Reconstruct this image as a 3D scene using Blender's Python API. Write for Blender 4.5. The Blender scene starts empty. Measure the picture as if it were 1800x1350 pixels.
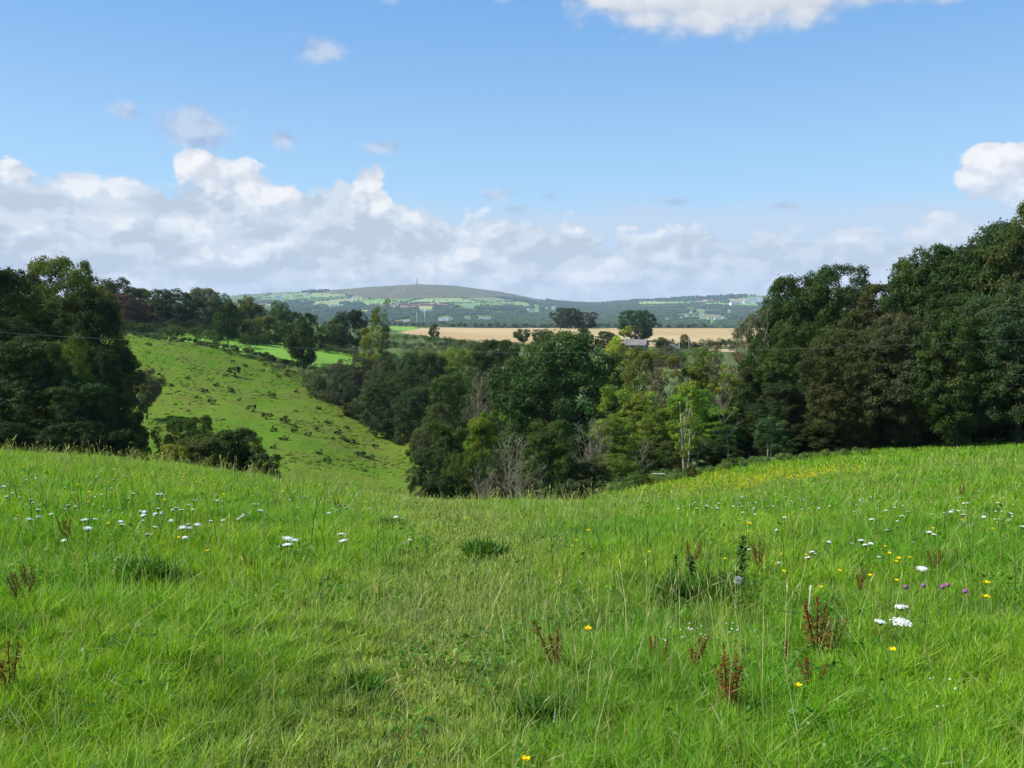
import bpy, math, random
import numpy as np
from mathutils import Vector, Matrix
R = math.radians
SC = bpy.context.scene
COL = SC.collection
rng = np.random.default_rng(7)
random.seed(7)

# ------------------------------------------------------------------ camera
F = 1500.0                      # focal length in pixels of the 1800 px wide photograph
PITCH = math.atan(130 / F)
cam_d = bpy.data.cameras.new('camera'); cam_d.sensor_width = 36; cam_d.lens = 36 * F / 1800
cam_d.clip_start = 0.05; cam_d.clip_end = 60000
cam = bpy.data.objects.new('camera', cam_d); COL.objects.link(cam)
cam.location = (0, 0, 0); cam.rotation_euler = (R(90) - PITCH, 0, 0)
SC.camera = cam

# ------------------------------------------------------------------ sun, exposure
SUN_AZ, SUN_EL = -94.0, 47.0    # degrees clockwise from the view direction, above the horizon
sd = bpy.data.lights.new('sun', 'SUN'); sd.energy = 4.4; sd.angle = R(0.55); sd.color = (1.0, 0.95, 0.87)
sun = bpy.data.objects.new('sun', sd); COL.objects.link(sun)
sv = Vector((math.sin(R(SUN_AZ)) * math.cos(R(SUN_EL)), math.cos(R(SUN_AZ)) * math.cos(R(SUN_EL)), math.sin(R(SUN_EL))))
sun.rotation_euler = sv.to_track_quat('Z', 'Y').to_euler()
sun.location = (-60, 20, 90)
SC.view_settings.view_transform = 'Standard'; SC.view_settings.look = 'None'
SC.view_settings.exposure = 0.75; SC.view_settings.gamma = 1; SC.view_settings.use_curve_mapping = False
SC.cycles.max_bounces = 6; SC.cycles.diffuse_bounces = 3; SC.cycles.transmission_bounces = 4
SC.cycles.volume_bounces = 0; SC.cycles.transparent_max_bounces = 6
SC.cycles.use_adaptive_sampling = True; SC.cycles.adaptive_threshold = 0.02

# ------------------------------------------------------------------ node helper
class NT:
    def __init__(s, tree): s.t = tree; s.n = tree.nodes; s.l = tree.links
    def put(s, sock, v):
        if isinstance(v, bpy.types.NodeSocket): s.l.new(v, sock)
        elif v is not None:
            try: sock.default_value = v
            except Exception: sock.default_value = (*v, 1)
    def m(s, op, a, b=None, c=None, clamp=False):
        n = s.n.new('ShaderNodeMath'); n.operation = op; n.use_clamp = clamp
        for i, v in enumerate((a, b, c)):
            if v is not None: s.put(n.inputs[i], v)
        return n.outputs[0]
    def mix(s, f, a, b, blend='MIX'):
        n = s.n.new('ShaderNodeMix'); n.data_type = 'RGBA'; n.blend_type = blend
        s.put(n.inputs[0], f); s.put(n.inputs[6], a); s.put(n.inputs[7], b)
        return n.outputs[2]
    def noise(s, vec, scale, det=4, rough=.5, dist=0.0, color=False):
        n = s.n.new('ShaderNodeTexNoise'); s.put(n.inputs['Vector'], vec)
        n.inputs['Scale'].default_value = scale; n.inputs['Detail'].default_value = det
        n.inputs['Roughness'].default_value = rough; n.inputs['Distortion'].default_value = dist
        return n.outputs[1 if color else 0]
    def ss(s, v, a, b, x=0.0, y=1.0):
        n = s.n.new('ShaderNodeMapRange'); n.interpolation_type = 'SMOOTHSTEP'
        s.put(n.inputs[0], v); s.put(n.inputs[1], a); s.put(n.inputs[2], b); s.put(n.inputs[3], x); s.put(n.inputs[4], y)
        return n.outputs[0]
    def vec(s, x, y, z=0.0):
        n = s.n.new('ShaderNodeCombineXYZ')
        for i, v in enumerate((x, y, z)): s.put(n.inputs[i], v)
        return n.outputs[0]

# ------------------------------------------------------------------ world: sky and clouds, by direction
world = bpy.data.worlds.new("World"); SC.world = world; world.use_nodes = True
world.cycles.sampling_method = 'MANUAL'; world.cycles.sample_map_resolution = 256
w = NT(world.node_tree); w.n.clear()
sky = w.n.new('ShaderNodeTexSky'); sky.sky_type = 'NISHITA'; sky.sun_disc = False
sky.sun_elevation = R(SUN_EL); sky.sun_rotation = R(SUN_AZ); sky.altitude = 200
sky.air_density = 1.0; sky.dust_density = 0.5; sky.ozone_density = 2.2
tc = w.n.new('ShaderNodeTexCoord'); sp = w.n.new('ShaderNodeSeparateXYZ'); w.l.new(tc.outputs['Generated'], sp.inputs[0])
az = w.m('ARCTAN2', sp.outputs[0], sp.outputs[1]); el = w.m('ARCSINE', sp.outputs[2])
def A(x): return math.atan((x - 900) / F)
def E(y): return math.atan((545 - y) / F)
pv = w.vec(az, w.m('MULTIPLY', el, 1.35), 0.31)
def off(dx, dy): return w.vec(w.m('ADD', az, dx), w.m('MULTIPLY', w.m('ADD', el, dy), 1.35), 0.31)
fb = w.noise(pv, 19, 7, .53); fb2 = w.noise(off(-.008, .012), 19, 7, .53)
fine = w.noise(pv, 55, 5, .6)
lit = w.m('MULTIPLY_ADD', w.m('SUBTRACT', fb, fb2), 2.6, 0.5, clamp=True)
def field(items, k):
    """biggest of (1 - normalised distance) over soft ellipses (x px, y px, rx, ry, strength)"""
    acc = None
    for (x, y, rx, ry, st) in items:
        dx = w.m('MULTIPLY', w.m('SUBTRACT', az, A(x)), F / rx); dy = w.m('MULTIPLY', w.m('SUBTRACT', el, E(y)), F / ry)
        d = w.m('SQRT', w.m('ADD', w.m('MULTIPLY', dx, dx), w.m('MULTIPLY', dy, dy)))
        f = w.m('MULTIPLY', w.m('SUBTRACT', 1.0, d), st)
        acc = f if acc is None else w.m('SMOOTH_MAX', acc, f, k)
    return acc
fbc = w.m('SUBTRACT', w.m('MULTIPLY_ADD', fine, .45, fb), .72)
fbc = w.m('MULTIPLY', fbc, 4.2)
SKYK = 10.0 / 2 ** .75
def c3(r, g, b, k=SKYK):
    f = lambda v: ((v / 255 + .055) / 1.055) ** 2.4 * k
    return (f(r), f(g), f(b), 1)
base = w.mix(w.ss(el, E(470), E(-60)), c3(176, 220, 254), c3(112, 174, 238))
col = w.mix(0.8, sky.outputs[0], base)
# thin veil lifting off the horizon bank
veil = w.ss(w.m('ADD', el, w.m('MULTIPLY', w.m('SUBTRACT', w.noise(w.vec(w.m('MULTIPLY', az, .35), el, 1.2), 26, 5, .55), .5), .05)), E(345), E(405))
col = w.mix(w.m('MULTIPLY', veil, .8), col, c3(200, 217, 238))
# bank of heaped cumulus: rounded puffs (smooth cells), lit from the upper left, under an uneven top line
def vor2(dx, dy, sc):
    v = w.n.new('ShaderNodeVectorMath'); v.operation = 'MULTIPLY_ADD'; w.put(v.inputs[0], w.noise(pv, 26, 3, .6, color=True)); v.inputs[1].default_value = (.020, .020, 0); w.put(v.inputs[2], off(dx, dy))
    n = w.n.new('ShaderNodeTexVoronoi'); n.voronoi_dimensions = '2D'; n.feature = 'SMOOTH_F1'; n.inputs['Scale'].default_value = sc; n.inputs['Smoothness'].default_value = .55; n.inputs['Detail'].default_value = 3; n.inputs['Roughness'].default_value = .52
    n.normalize = False; w.put(n.inputs['Vector'], v.outputs[0]); return n.outputs['Distance']
V1 = vor2(0, 0, 19); V2 = vor2(-.008, .013, 19)
puff = w.m('SUBTRACT', .62, V1)
lit = w.m('MULTIPLY_ADD', w.m('SUBTRACT', V2, V1), 1.9, .5, clamp=True)
topl = w.m('ADD', w.ss(az, A(480), A(1050), E(312), E(398)), w.m('MULTIPLY', w.m('SUBTRACT', w.noise(w.vec(az, 0.0, 3.3), 9, 3, .5), .5), .05))
D = w.m('MULTIPLY_ADD', puff, 1.5, w.m('MULTIPLY', w.m('SUBTRACT', topl, el), F / 34))
patch = w.noise(w.vec(w.m('MULTIPLY', az, .42), w.m('MULTIPLY', el, 1.5), 5.0), 20, 4, .55)
t_ = w.m('ADD', w.m('MULTIPLY', lit, .50), w.m('MULTIPLY', w.m('SUBTRACT', patch, .5), 2.3)); t_ = w.m('MULTIPLY_ADD', puff, .3, w.m('ADD', t_, .22))
bc = w.mix(w.ss(t_, .05, .60), c3(193, 207, 222), c3(216, 227, 239)); bc = w.mix(w.m('MULTIPLY', w.ss(t_, .58, .98), w.ss(az, A(900), A(1250), .95, .85)), bc, c3(245, 248, 252))
bc = w.mix(w.ss(el, E(490), E(545), 0.0, .6), bc, c3(203, 217, 236))
col = w.mix(w.m('MULTIPLY', w.ss(D, .0, .55), w.ss(az, A(800), A(1400), .97, .82)), col, bc)
# faint broken grey clouds
fg = field([(362, 250, 92, 50, 1.3), (232, 235, 32, 18, .9), (502, 262, 30, 20, .9), (675, 268, 40, 14, .9), (572, 112, 66, 30, .9), (680, 12, 36, 18, .8), (965, 350, 26, 14, .8),
            (880, 16, 36, 14, .8), (870, 345, 50, 18, .9), (1190, 362, 42, 11, .8), (1375, 374, 48, 12, .8), (1060, 352, 20, 9, .6), (1000, 12, 30, 14, .6), (910, 372, 40, 16, .9)], .12)
gm = w.ss(w.m('ADD', fg, w.m('MULTIPLY', puff, .75)), -.10, .75)
col = w.mix(w.m('MULTIPLY', gm, .72), col, w.mix(lit, c3(166, 183, 215), c3(208, 217, 234)))
# bright heaped clouds
fw = field([(390, 322, 92, 42, 1), (350, 305, 46, 26, 1), (447, 338, 52, 30, 1), (655, 322, 36, 34, 1), (658, 358, 46, 34, .9), (510, 350, 40, 20, .8),
            (1752, 332, 74, 48, 1.3), (1715, 308, 36, 24, 1.1), (1790, 315, 50, 34, 1.1), (1760, 372, 84, 30, .9), (40, 338, 50, 20, .6),
            (1100, 404, 36, 9, .6), (1080, 440, 22, 8, .6)], .1)
wf = w.m('ADD', fw, w.m('MULTIPLY', puff, .7)); wm = w.ss(wf, .06, .30)
under = w.ss(el, E(62), E(0)); high = w.ss(el, E(150), E(100))      # the top cloud shows its grey underside
wc = w.mix(w.m('MULTIPLY_ADD', wf, .35, w.m('MULTIPLY', lit, .75), clamp=True), c3(203, 213, 229), c3(250, 251, 253))
wu = w.mix(under, c3(222, 225, 232), c3(182, 190, 206))
wc = w.mix(high, wc, w.mix(w.m('MULTIPLY', lit, .5), wu, c3(228, 231, 237)))
ftop = w.m('ADD', field([(1300, -14, 370, 112, 1.4), (1560, -6, 240, 84, 1.5), (1130, -2, 200, 68, 1.2)], .15), w.m('MULTIPLY', puff, .4))
tcol = w.mix(w.m('ADD', w.m('MULTIPLY', w.ss(ftop, .1, .8), .7), w.m('MULTIPLY', lit, .3)), c3(200, 207, 221), c3(236, 238, 242))
low = w.ss(el, E(400), E(330), .62, 1.0)
col = w.mix(w.m('MULTIPLY', wm, low), col, wc)
col = w.mix(w.m('MULTIPLY', w.ss(ftop, .0, .5), .97), col, tcol)
bg = w.n.new('ShaderNodeBackground'); bg.inputs[1].default_value = 0.1; w.put(bg.inputs[0], col)
wo = w.n.new('ShaderNodeOutputWorld'); w.l.new(bg.outputs[0], wo.inputs[0])

# ------------------------------------------------------------------ terrain height (eye level is z = 0)
YS = [0, 8, 15, 22, 30, 37, 45, 60, 80, 110, 140, 180, 230, 300, 400, 500, 650, 900, 1500, 2600]
def near(a, b, y): return -1.65 - a * y - b * y * y
def colz(a, b, rest):
    n = [near(a, b, y) for y in YS[:7]]
    return n + rest
def colo(a, b, m45, rest):
    n = [near(a, b, y) for y in YS[:4]]
    return n + m45 + rest
FAR = [-13.8, -26, -50, -62]
TAB = {
    -600: colz(.055, .0008, [-7, -9, -10, -8, -4, 0, 4, 7, 6, 2, -24, -50, -62]),
    0:    colz(.069, .00135, [-10.6, -14.5, -17, -15, -10, -5, -.5, 3.5, 3, 0, -24, -50, -62]),
    250:  colz(.080, .00137, [-12.0, -17.3, -21.6, -20.8, -14.2, -8.4, -6.9, -4.5, -4, -5, -24, -50, -62]),
    500:  colz(.097, .00155, [-13.4, -19, -22.6, -21.8, -19.6, -15.5, -11.9, -10.5, -9.5, -10, -24, -50, -62]),
    700:  colz(.106, .0018, [-14.4, -20, -23.6, -25.4, -24.9, -20.5, -16.4, -13.9, -12.5, -12.4, -25, -50, -62]),
    900:  colz(.112, .00183, [-14.9, -20.5, -24.5, -24.5, -22, -18.8, -16.3, -15.6, -14.8] + FAR),
    1080: colo(.115, .0016, [-6.72, -8.25, -9.95, -12.7, -17, -22, -23, -21, -18.6, -16.6, -15.7, -14.8], FAR),
    1200: colo(.118, .0012, [-6.80, -8.2, -9.7, -11.9, -15.0, -18.6, -20, -19.4, -17.4, -16.0, -15.6, -14.8], FAR),
    1500: colo(.120, .0004, [-5.63, -6.72, -7.88, -10.3, -12.4, -14.2, -15, -15, -15, -15, -15.4, -14.8], FAR),
    1800: colo(.108, .0004, [-5.25, -6.2, -7.28, -9.5, -11.2, -12, -12.5, -13, -13.5, -14, -15, -14.8], FAR),
    2400: colo(.085, .0004, [-4.5, -5.2, -6.0, -7.6, -8.6, -9, -9.5, -11, -12, -13, -14, -14], FAR),
}
def pchip(xs, ys, x):
    xs = np.asarray(xs, float); ys = np.asarray(ys, float)
    h = np.diff(xs); d = np.diff(ys) / h; m = np.zeros_like(ys)
    for i in range(1, len(xs) - 1):
        if d[i - 1] * d[i] > 0:
            w1 = 2 * h[i] + h[i - 1]; w2 = h[i] + 2 * h[i - 1]; m[i] = (w1 + w2) / (w1 / d[i - 1] + w2 / d[i])
    m[0] = d[0]; m[-1] = d[-1]
    x = np.clip(x, xs[0], xs[-1]); k = np.clip(np.searchsorted(xs, x) - 1, 0, len(xs) - 2)
    t = (x - xs[k]) / h[k]
    return (ys[k] * (1 + 2 * t) * (1 - t) ** 2 + m[k] * h[k] * t * (1 - t) ** 2 + ys[k + 1] * t * t * (3 - 2 * t) + m[k + 1] * h[k] * t * t * (t - 1))
QN, UN = 700, 400
qg = np.linspace(math.log(6), math.log(2606), QN); yg = np.exp(qg) - 6
cu = sorted(TAB); ug = np.linspace(-1.1, 1.1, UN)
cols_ = np.array([pchip(YS, TAB[c], yg) for c in cu])
cux = [(c - 900) / F for c in cu]
ZT = np.array([pchip(cux, cols_[:, j], ug) for j in range(QN)])          # [q, u]
SKYL = ([-1500, 0, 300, 410, 480, 600, 660, 740, 800, 880, 940, 1000, 1050, 1120, 1200, 1280, 1380, 1600, 3400],
        [540, 532, 526, 520, 515.5, 509, 504, 500, 502.5, 513, 525, 532, 534, 527.5, 523.5, 518.5, 521, 524, 530])
def sm(x, a, b):
    t = np.clip((x - a) / (b - a), 0, 1); return t * t * (3 - 2 * t)
def fbm(x, y, s, seed=0, oc=4):
    """cheap value noise from rotated sines"""
    r = np.random.default_rng(seed); v = 0; am = 1
    for o in range(oc):
        for _ in range(3):
            a = r.uniform(0, 6.28); f = r.uniform(.7, 1.4) / s * 2 ** o * 6.28; p = r.uniform(0, 6.28)
            v = v + am * np.sin((x * math.cos(a) + y * math.sin(a)) * f + p + 1.3 * np.sin((x * math.sin(a) - y * math.cos(a)) * f * .6 + p * 2))
        am *= .55
    return v / 4.0
def h(X, Y):
    X = np.asarray(X, float); Y = np.asarray(Y, float); X, Y = np.broadcast_arrays(X, Y)
    Yc = np.maximum(Y, 0.0); u = X / np.maximum(Yc, 5.0)
    uc = np.clip(u, -1.099, 1.099); q = (np.log(np.minimum(Yc, 2600) + 6) - qg[0]) / (qg[1] - qg[0]); k = np.clip(q.astype(int), 0, QN - 2); fq = q - k
    ui = (uc + 1.1) / (2.2 / (UN - 1)); j = np.clip(ui.astype(int), 0, UN - 2); fu = ui - j
    z = (ZT[k, j] * (1 - fu) + ZT[k, j + 1] * fu) * (1 - fq) + (ZT[k + 1, j] * (1 - fu) + ZT[k + 1, j + 1] * fu) * fq
    z = z - .30 * sm(Yc, 8, 26) * (1 - sm(Yc, 75, 110))
    z = z + .035 * fbm(X, Y, 5, 3) * sm(Yc, 0, 6) + .25 * fbm(X, Y, 28, 4) * sm(Yc, 60, 120) * (1 - sm(Yc, 350, 500))
    if Y.size and Yc.max() > 2600:
        px = 900 + F * u
        s0 = 0.0162; s1 = (np.interp(px, *SKYL) - 545) / F
        t = np.clip((Yc - 3400) / 3600, 0, 1)
        s = s0 + (s1 - s0) * t ** .85
        zf = -s * Yc
        zf = zf + 9 * fbm(X, Y, 1500, 8, 3) * sm(Yc, 3500, 4500) * (1 - sm(Yc, 6200, 6900)) + 1.2 * fbm(X, Y, 300, 9, 3) * sm(Yc, 3500, 4500)
        z34 = -s0 * 3400
        tt = sm(Yc, 2600, 3400); zf = np.where(Yc < 3400, -62 * (1 - tt) + z34 * tt, zf)
        zf = np.where(Yc > 7000, zf * (1 - sm(Yc, 7000, 9000)) - 90 * sm(Yc, 7000, 9000), zf)
        z = np.where(Yc > 2600, zf, z)
    return z
def h1(x, y): return float(h(np.array([x]), np.array([y]))[0])
cp, spn = math.cos(PITCH), math.sin(PITCH)
def ray(x, y):
    a = (x - 900) / F; b = (675 - y) / F; d = cp + b * spn
    return a / d, -(b * cp - spn) / d          # X/Y and -z/Y
YR = np.exp(np.linspace(math.log(1.5), math.log(8000), 5000))
def hit(x, y, ymin=0):
    """the point of the ground that shows at a pixel of the photograph"""
    u, s = ray(x, y); g = h(u * YR, YR); ok = (g > -s * YR) & (YR > ymin)
    if not ok.any(): Y = 7000.0 if y < 540 else 60.0
    else: Y = float(YR[np.argmax(ok)])
    return u * Y, Y, h1(u * Y, Y)
def gpt(x, Y):
    u, _ = ray(x, 600); return u * Y, Y, h1(u * Y, Y)

# ------------------------------------------------------------------ object helpers
def tag(o, label=None, cat=None, group=None, kind=None):
    if label: o['label'] = label
    if cat: o['category'] = cat
    if group: o['group'] = group
    if kind: o['kind'] = kind
    return o
def link(name, me, mat=None, parent=None, loc=None):
    if mat and not me.materials: me.materials.append(mat)
    o = bpy.data.objects.new(name, me); COL.objects.link(o)
    if parent: o.parent = parent
    if loc is not None: o.location = loc
    return o
def empty(name, loc, rz=0, scale=None):
    o = bpy.data.objects.new(name, None); COL.objects.link(o); o.location = loc; o.rotation_euler = (0, 0, rz)
    o.empty_display_size = .3
    if scale is not None: o.scale = scale
    return o
def npmesh(name, V, loops, sizes, tint=None, smooth=False):
    me = bpy.data.meshes.new(name); V = np.asarray(V, np.float32); loops = np.asarray(loops, np.int32).ravel(); sizes = np.asarray(sizes, np.int32)
    me.vertices.add(len(V)); me.vertices.foreach_set('co', V.ravel())
    me.loops.add(len(loops)); me.loops.foreach_set('vertex_index', loops)
    me.polygons.add(len(sizes)); st = np.zeros(len(sizes), np.int32); st[1:] = np.cumsum(sizes)[:-1]
    me.polygons.foreach_set('loop_start', st)
    try: me.polygons.foreach_set('loop_total', sizes)
    except Exception: pass
    me.polygons.foreach_set('use_smooth', np.full(len(sizes), smooth))
    if tint is not None:
        at = me.attributes.new('tint', 'FLOAT_COLOR', 'POINT'); t4 = np.ones((len(V), 4), np.float32); t4[:, :3] = tint
        at.data.foreach_set('color', t4.ravel())
    me.update(); return me
class MB:
    """collects simple solids into one mesh"""
    def __init__(s): s.V = []; s.F = []
    def tube(s, pts, rad, n=7, cap=True):
        pts = [Vector(p) for p in pts]; k0 = len(s.V); up = None
        for i, p in enumerate(pts):
            t = (pts[min(i + 1, len(pts) - 1)] - pts[max(i - 1, 0)]).normalized()
            a = Vector((0, 0, 1)) if abs(t.z) < .9 else Vector((1, 0, 0))
            if up is not None: a = up
            b = t.cross(a).normalized(); c = b.cross(t).normalized(); up = c
            for j in range(n):
                th = 2 * math.pi * j / n; s.V.append(p + (b * math.cos(th) + c * math.sin(th)) * rad[i])
        for i in range(len(pts) - 1):
            for j in range(n):
                a0 = k0 + i * n + j; a1 = k0 + i * n + (j + 1) % n; s.F.append((a0, a1, a1 + n, a0 + n))
        if cap: s.F.append(tuple(k0 + (len(pts) - 1) * n + j for j in range(n))); s.F.append(tuple(k0 + j for j in reversed(range(n))))
        return s
    def box(s, x0, x1, y0, y1, z0, z1):
        k = len(s.V); s.V += [Vector(v) for v in ((x0, y0, z0), (x1, y0, z0), (x1, y1, z0), (x0, y1, z0), (x0, y0, z1), (x1, y0, z1), (x1, y1, z1), (x0, y1, z1))]
        s.F += [tuple(k + i for i in f) for f in ((3, 2, 1, 0), (4, 5, 6, 7), (0, 1, 5, 4), (1, 2, 6, 5), (2, 3, 7, 6), (3, 0, 4, 7))]; return s
    def poly(s, vs):
        k = len(s.V); s.V += [Vector(v) for v in vs]; s.F.append(tuple(range(k, k + len(vs)))); return s
    def leaf(s, p, d, side, L, W, bend=.3, seg=4):
        """a pointed blade with a bend, two quads wide"""
        p = Vector(p); d = Vector(d).normalized(); side = Vector(side).normalized(); nrm = side.cross(d).normalized(); k = len(s.V)
        for i in range(seg + 1):
            t = i / seg; c = p + d * L * t - Vector((0, 0, 1)) * bend * L * t * t; wd = W * math.sin(math.pi * min(.97, t * .86 + .12)) * .5
            s.V += [c - side * wd, c + nrm * wd * -.25, c + side * wd]
        for i in range(seg):
            a = k + i * 3; s.F += [(a, a + 1, a + 4, a + 3), (a + 1, a + 2, a + 5, a + 4)]
        return s
    def ball(s, c, r, n=6, m=4, sq=1.0):
        c = Vector(c); k = len(s.V)
        for i in range(1, m):
            ph = math.pi * i / m
            for j in range(n):
                th = 2 * math.pi * j / n; s.V.append(c + Vector((math.sin(ph) * math.cos(th) * r, math.sin(ph) * math.sin(th) * r, math.cos(ph) * r * sq)))
        s.V += [c + Vector((0, 0, r * sq)), c - Vector((0, 0, r * sq))]; T = len(s.V) - 2
        for i in range(m - 2):
            for j in range(n): a = k + i * n + j; b = k + i * n + (j + 1) % n; s.F.append((a, a + n, b + n, b))
        for j in range(n): s.F.append((T, k + j, k + (j + 1) % n)); a = k + (m - 2) * n; s.F.append((a + (j + 1) % n, a + j, T + 1))
        return s
    def mesh(s, name, mat, smooth=True):
        me = bpy.data.meshes.new(name); me.from_pydata([tuple(v) for v in s.V], [], s.F)
        me.materials.append(mat); me.polygons.foreach_set('use_smooth', [smooth] * len(me.polygons)); me.update(); return me
    def build(s, name, mat, parent=None, smooth=True, loc=None): return link(name, s.mesh(name, mat, smooth), None, parent, loc)

# ------------------------------------------------------------------ materials
def new_mat(name):
    m = bpy.data.materials.new(name); m.use_nodes = True; t = NT(m.node_tree); t.n.clear()
    out = t.n.new('ShaderNodeOutputMaterial'); return m, t, out
def foliage_mat(name, trans=.34, gloss=.05, rough=.5, use_obj=True, k=1.0):
    m, t, out = new_mat(name)
    at = t.n.new('ShaderNodeAttribute'); at.attribute_name = 'tint'; c = at.outputs['Color']
    if use_obj:
        oi = t.n.new('ShaderNodeObjectInfo'); c = t.mix(1.0, c, oi.outputs['Color'], 'MULTIPLY')
    d = t.n.new('ShaderNodeBsdfDiffuse'); t.put(d.inputs[0], c)
    tr = t.n.new('ShaderNodeBsdfTranslucent'); t.put(tr.inputs[0], t.mix(1.0, c, (1.25, 1.2, .55, 1), 'MULTIPLY'))
    mx = t.n.new('ShaderNodeMixShader'); mx.inputs[0].default_value = trans; t.l.new(d.outputs[0], mx.inputs[1]); t.l.new(tr.outputs[0], mx.inputs[2])
    if gloss > 0:
        g = t.n.new('ShaderNodeBsdfGlossy'); g.inputs['Roughness'].default_value = rough; g.inputs[0].default_value = (.9, .95, 1, 1)
        m2 = t.n.new('ShaderNodeMixShader'); m2.inputs[0].default_value = gloss; t.l.new(mx.outputs[0], m2.inputs[1]); t.l.new(g.outputs[0], m2.inputs[2]); mx = m2
    t.l.new(mx.outputs[0], out.inputs[0]); return m
def noisy_mat(name, c1, c2, scale, rough=.9, detail=5, c3_=None, s3=1.0, bump=0.0, bs=None, coord='Object', stretch=(1, 1, 1)):
    m, t, out = new_mat(name)
    tcn = t.n.new('ShaderNodeTexCoord'); mp = t.n.new('ShaderNodeMapping'); t.l.new(tcn.outputs[coord], mp.inputs[0]); mp.inputs['Scale'].default_value = stretch
    v = mp.outputs[0]
    c = t.mix(t.ss(t.noise(v, scale, detail, .6), .35, .65), (*c1, 1), (*c2, 1))
    if c3_: c = t.mix(t.ss(t.noise(v, s3, 4, .6), .45, .7), c, (*c3_, 1))
    b = t.n.new('ShaderNodeBsdfPrincipled'); t.put(b.inputs['Base Color'], c); b.inputs['Roughness'].default_value = rough
    b.inputs['Specular IOR Level'].default_value = .2
    if bump:
        bn = t.n.new('ShaderNodeBump'); bn.inputs['Strength'].default_value = bump; bn.inputs['Distance'].default_value = .2
        t.put(bn.inputs['Height'], t.noise(v, bs or scale * 3, 6, .7)); t.l.new(bn.outputs[0], b.inputs['Normal'])
    t.l.new(b.outputs[0], out.inputs[0]); return m
M_leaf = foliage_mat('leaf_foliage', .34, .012, .55)
M_grass = foliage_mat('grass_blades', .42, .018, .5, False)
M_tuft = foliage_mat('rough_grass', .3, 0, .5, False)
M_far = foliage_mat('distant_canopy', .1, 0, .5, False)
M_bark = noisy_mat('dark_bark', (.05, .042, .032), (.11, .095, .075), 3, stretch=(1, 1, .2), bump=.5)
M_pale = noisy_mat('pale_bark', (.30, .275, .22), (.46, .43, .35), 4, stretch=(1, 1, .3))
M_dead = noisy_mat('dead_wood', (.20, .18, .12), (.31, .285, .19), 4)
M_ground = noisy_mat('soil_and_turf', (.04, .075, .012), (.08, .13, .022), .35, c3_=(.11, .13, .04), s3=.12, bump=.5, bs=9)
M_stone = noisy_mat('granite', (.30, .28, .25), (.20, .19, .17), 1.6, bump=.4)
M_slate = noisy_mat('weathered_roof', (.14, .13, .122), (.20, .18, .165), 1.2, bump=.3)
M_white = noisy_mat('white_render', (.80, .80, .78), (.70, .70, .68), .3)
M_droof = noisy_mat('grey_slate', (.16, .17, .20), (.25, .25, .27), .5)
M_dark = noisy_mat('dark_opening', (.02, .02, .022), (.035, .035, .04), 2)
M_post = noisy_mat('weathered_timber', (.07, .06, .05), (.14, .12, .10), 6)
M_mast = noisy_mat('pale_metal', (.62, .63, .64), (.5, .5, .52), 1)

# ------------------------------------------------------------------ ground sheets
def grid(name, Us, Ws, xfun, yfun, mat, colf=None, lift=0.0, kind='structure', mask=None):
    U, Wg = np.meshgrid(Us, Ws); Y = yfun(U, Wg); X = xfun(U, Wg, Y); Z = h(X, Y) + lift
    n, m = U.shape; V = np.stack([X.ravel(), Y.ravel(), Z.ravel()], 1)
    i = np.arange((n - 1) * (m - 1)); r = i // (m - 1); c = i % (m - 1); a = r * m + c
    L = np.stack([a, a + 1, a + m + 1, a + m], 1)
    if mask is not None:
        xc = V[L].mean(1); L = L[mask(xc[:, 0], xc[:, 1])]
    me = npmesh(name, V, L, np.full(len(L), 4), None if colf is None else colf(V[:, 0], V[:, 1]), True)
    me.materials.append(mat); o = link(name, me); tag(o, kind=kind); return o
Ws = np.exp(np.linspace(math.log(5), math.log(2680), 620))
o = grid('ground', np.linspace(-1.7, 1.7, 300), Ws, lambda U, W_, Y: U * W_, lambda U, W_: W_ - 30, M_ground)

# pixel outlines on the opposite slope -> world polygons
def inpoly(x, y, P):
    c = np.zeros(np.shape(x), bool); n = len(P)
    for i in range(n):
        x0, y0 = P[i]; x1, y1 = P[(i + 1) % n]
        with np.errstate(divide='ignore', invalid='ignore'):
            k = ((y0 > y) != (y1 > y)) & (x < (x1 - x0) * (y - y0) / (y1 - y0 + 1e-12) + x0)
        c ^= k
    return c
def field_sheet(name, pts, mat, step, lift):
    P = [gpt(x, Y)[:2] for x, Y in pts]; xs = [p[0] for p in P]; ys = [p[1] for p in P]
    return grid(name, np.arange(min(xs), max(xs) + step, step), np.arange(min(ys), max(ys) + step, step), lambda U, W_, Y: U, lambda U, W_: W_, mat, lift=lift, mask=lambda x, y: inpoly(x, y, P))
def pasture_mat():
    m, t, out = new_mat('pasture_turf'); g = t.n.new('ShaderNodeNewGeometry'); v = g.outputs['Position']
    a = t.noise(v, .022, 3, .55); b = t.noise(v, .09, 6, .72, 1.5); c_ = t.noise(v, .5, 5, .75, .6)
    c = t.mix(t.ss(a, .4, .6), (.082, .165, .016, 1), (.120, .180, .024, 1))
    c = t.mix(t.m('MULTIPLY', t.ss(b, .47, .62), .85), c, (.120, .135, .030, 1))
    c = t.mix(t.m('MULTIPLY', t.ss(c_, .54, .72), .6), c, (.050, .095, .014, 1))
    bs = t.n.new('ShaderNodeBsdfDiffuse'); t.put(bs.inputs[0], c)
    bn = t.n.new('ShaderNodeBump'); bn.inputs['Distance'].default_value = 1.1; bn.inputs['Strength'].default_value = .5
    t.put(bn.inputs['Height'], t.m('ADD', c_, t.m('MULTIPLY', b, 1.2))); t.l.new(bn.outputs[0], bs.inputs['Normal'])
    t.l.new(bs.outputs[0], out.inputs[0]); return m
M_past = pasture_mat()
field_sheet('pasture', [(150, 100), (900, 96), (800, 150), (745, 160), (700, 186), (600, 208), (540, 226), (430, 245), (240, 252), (150, 250)], M_past, 1.5, .12)
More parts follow.
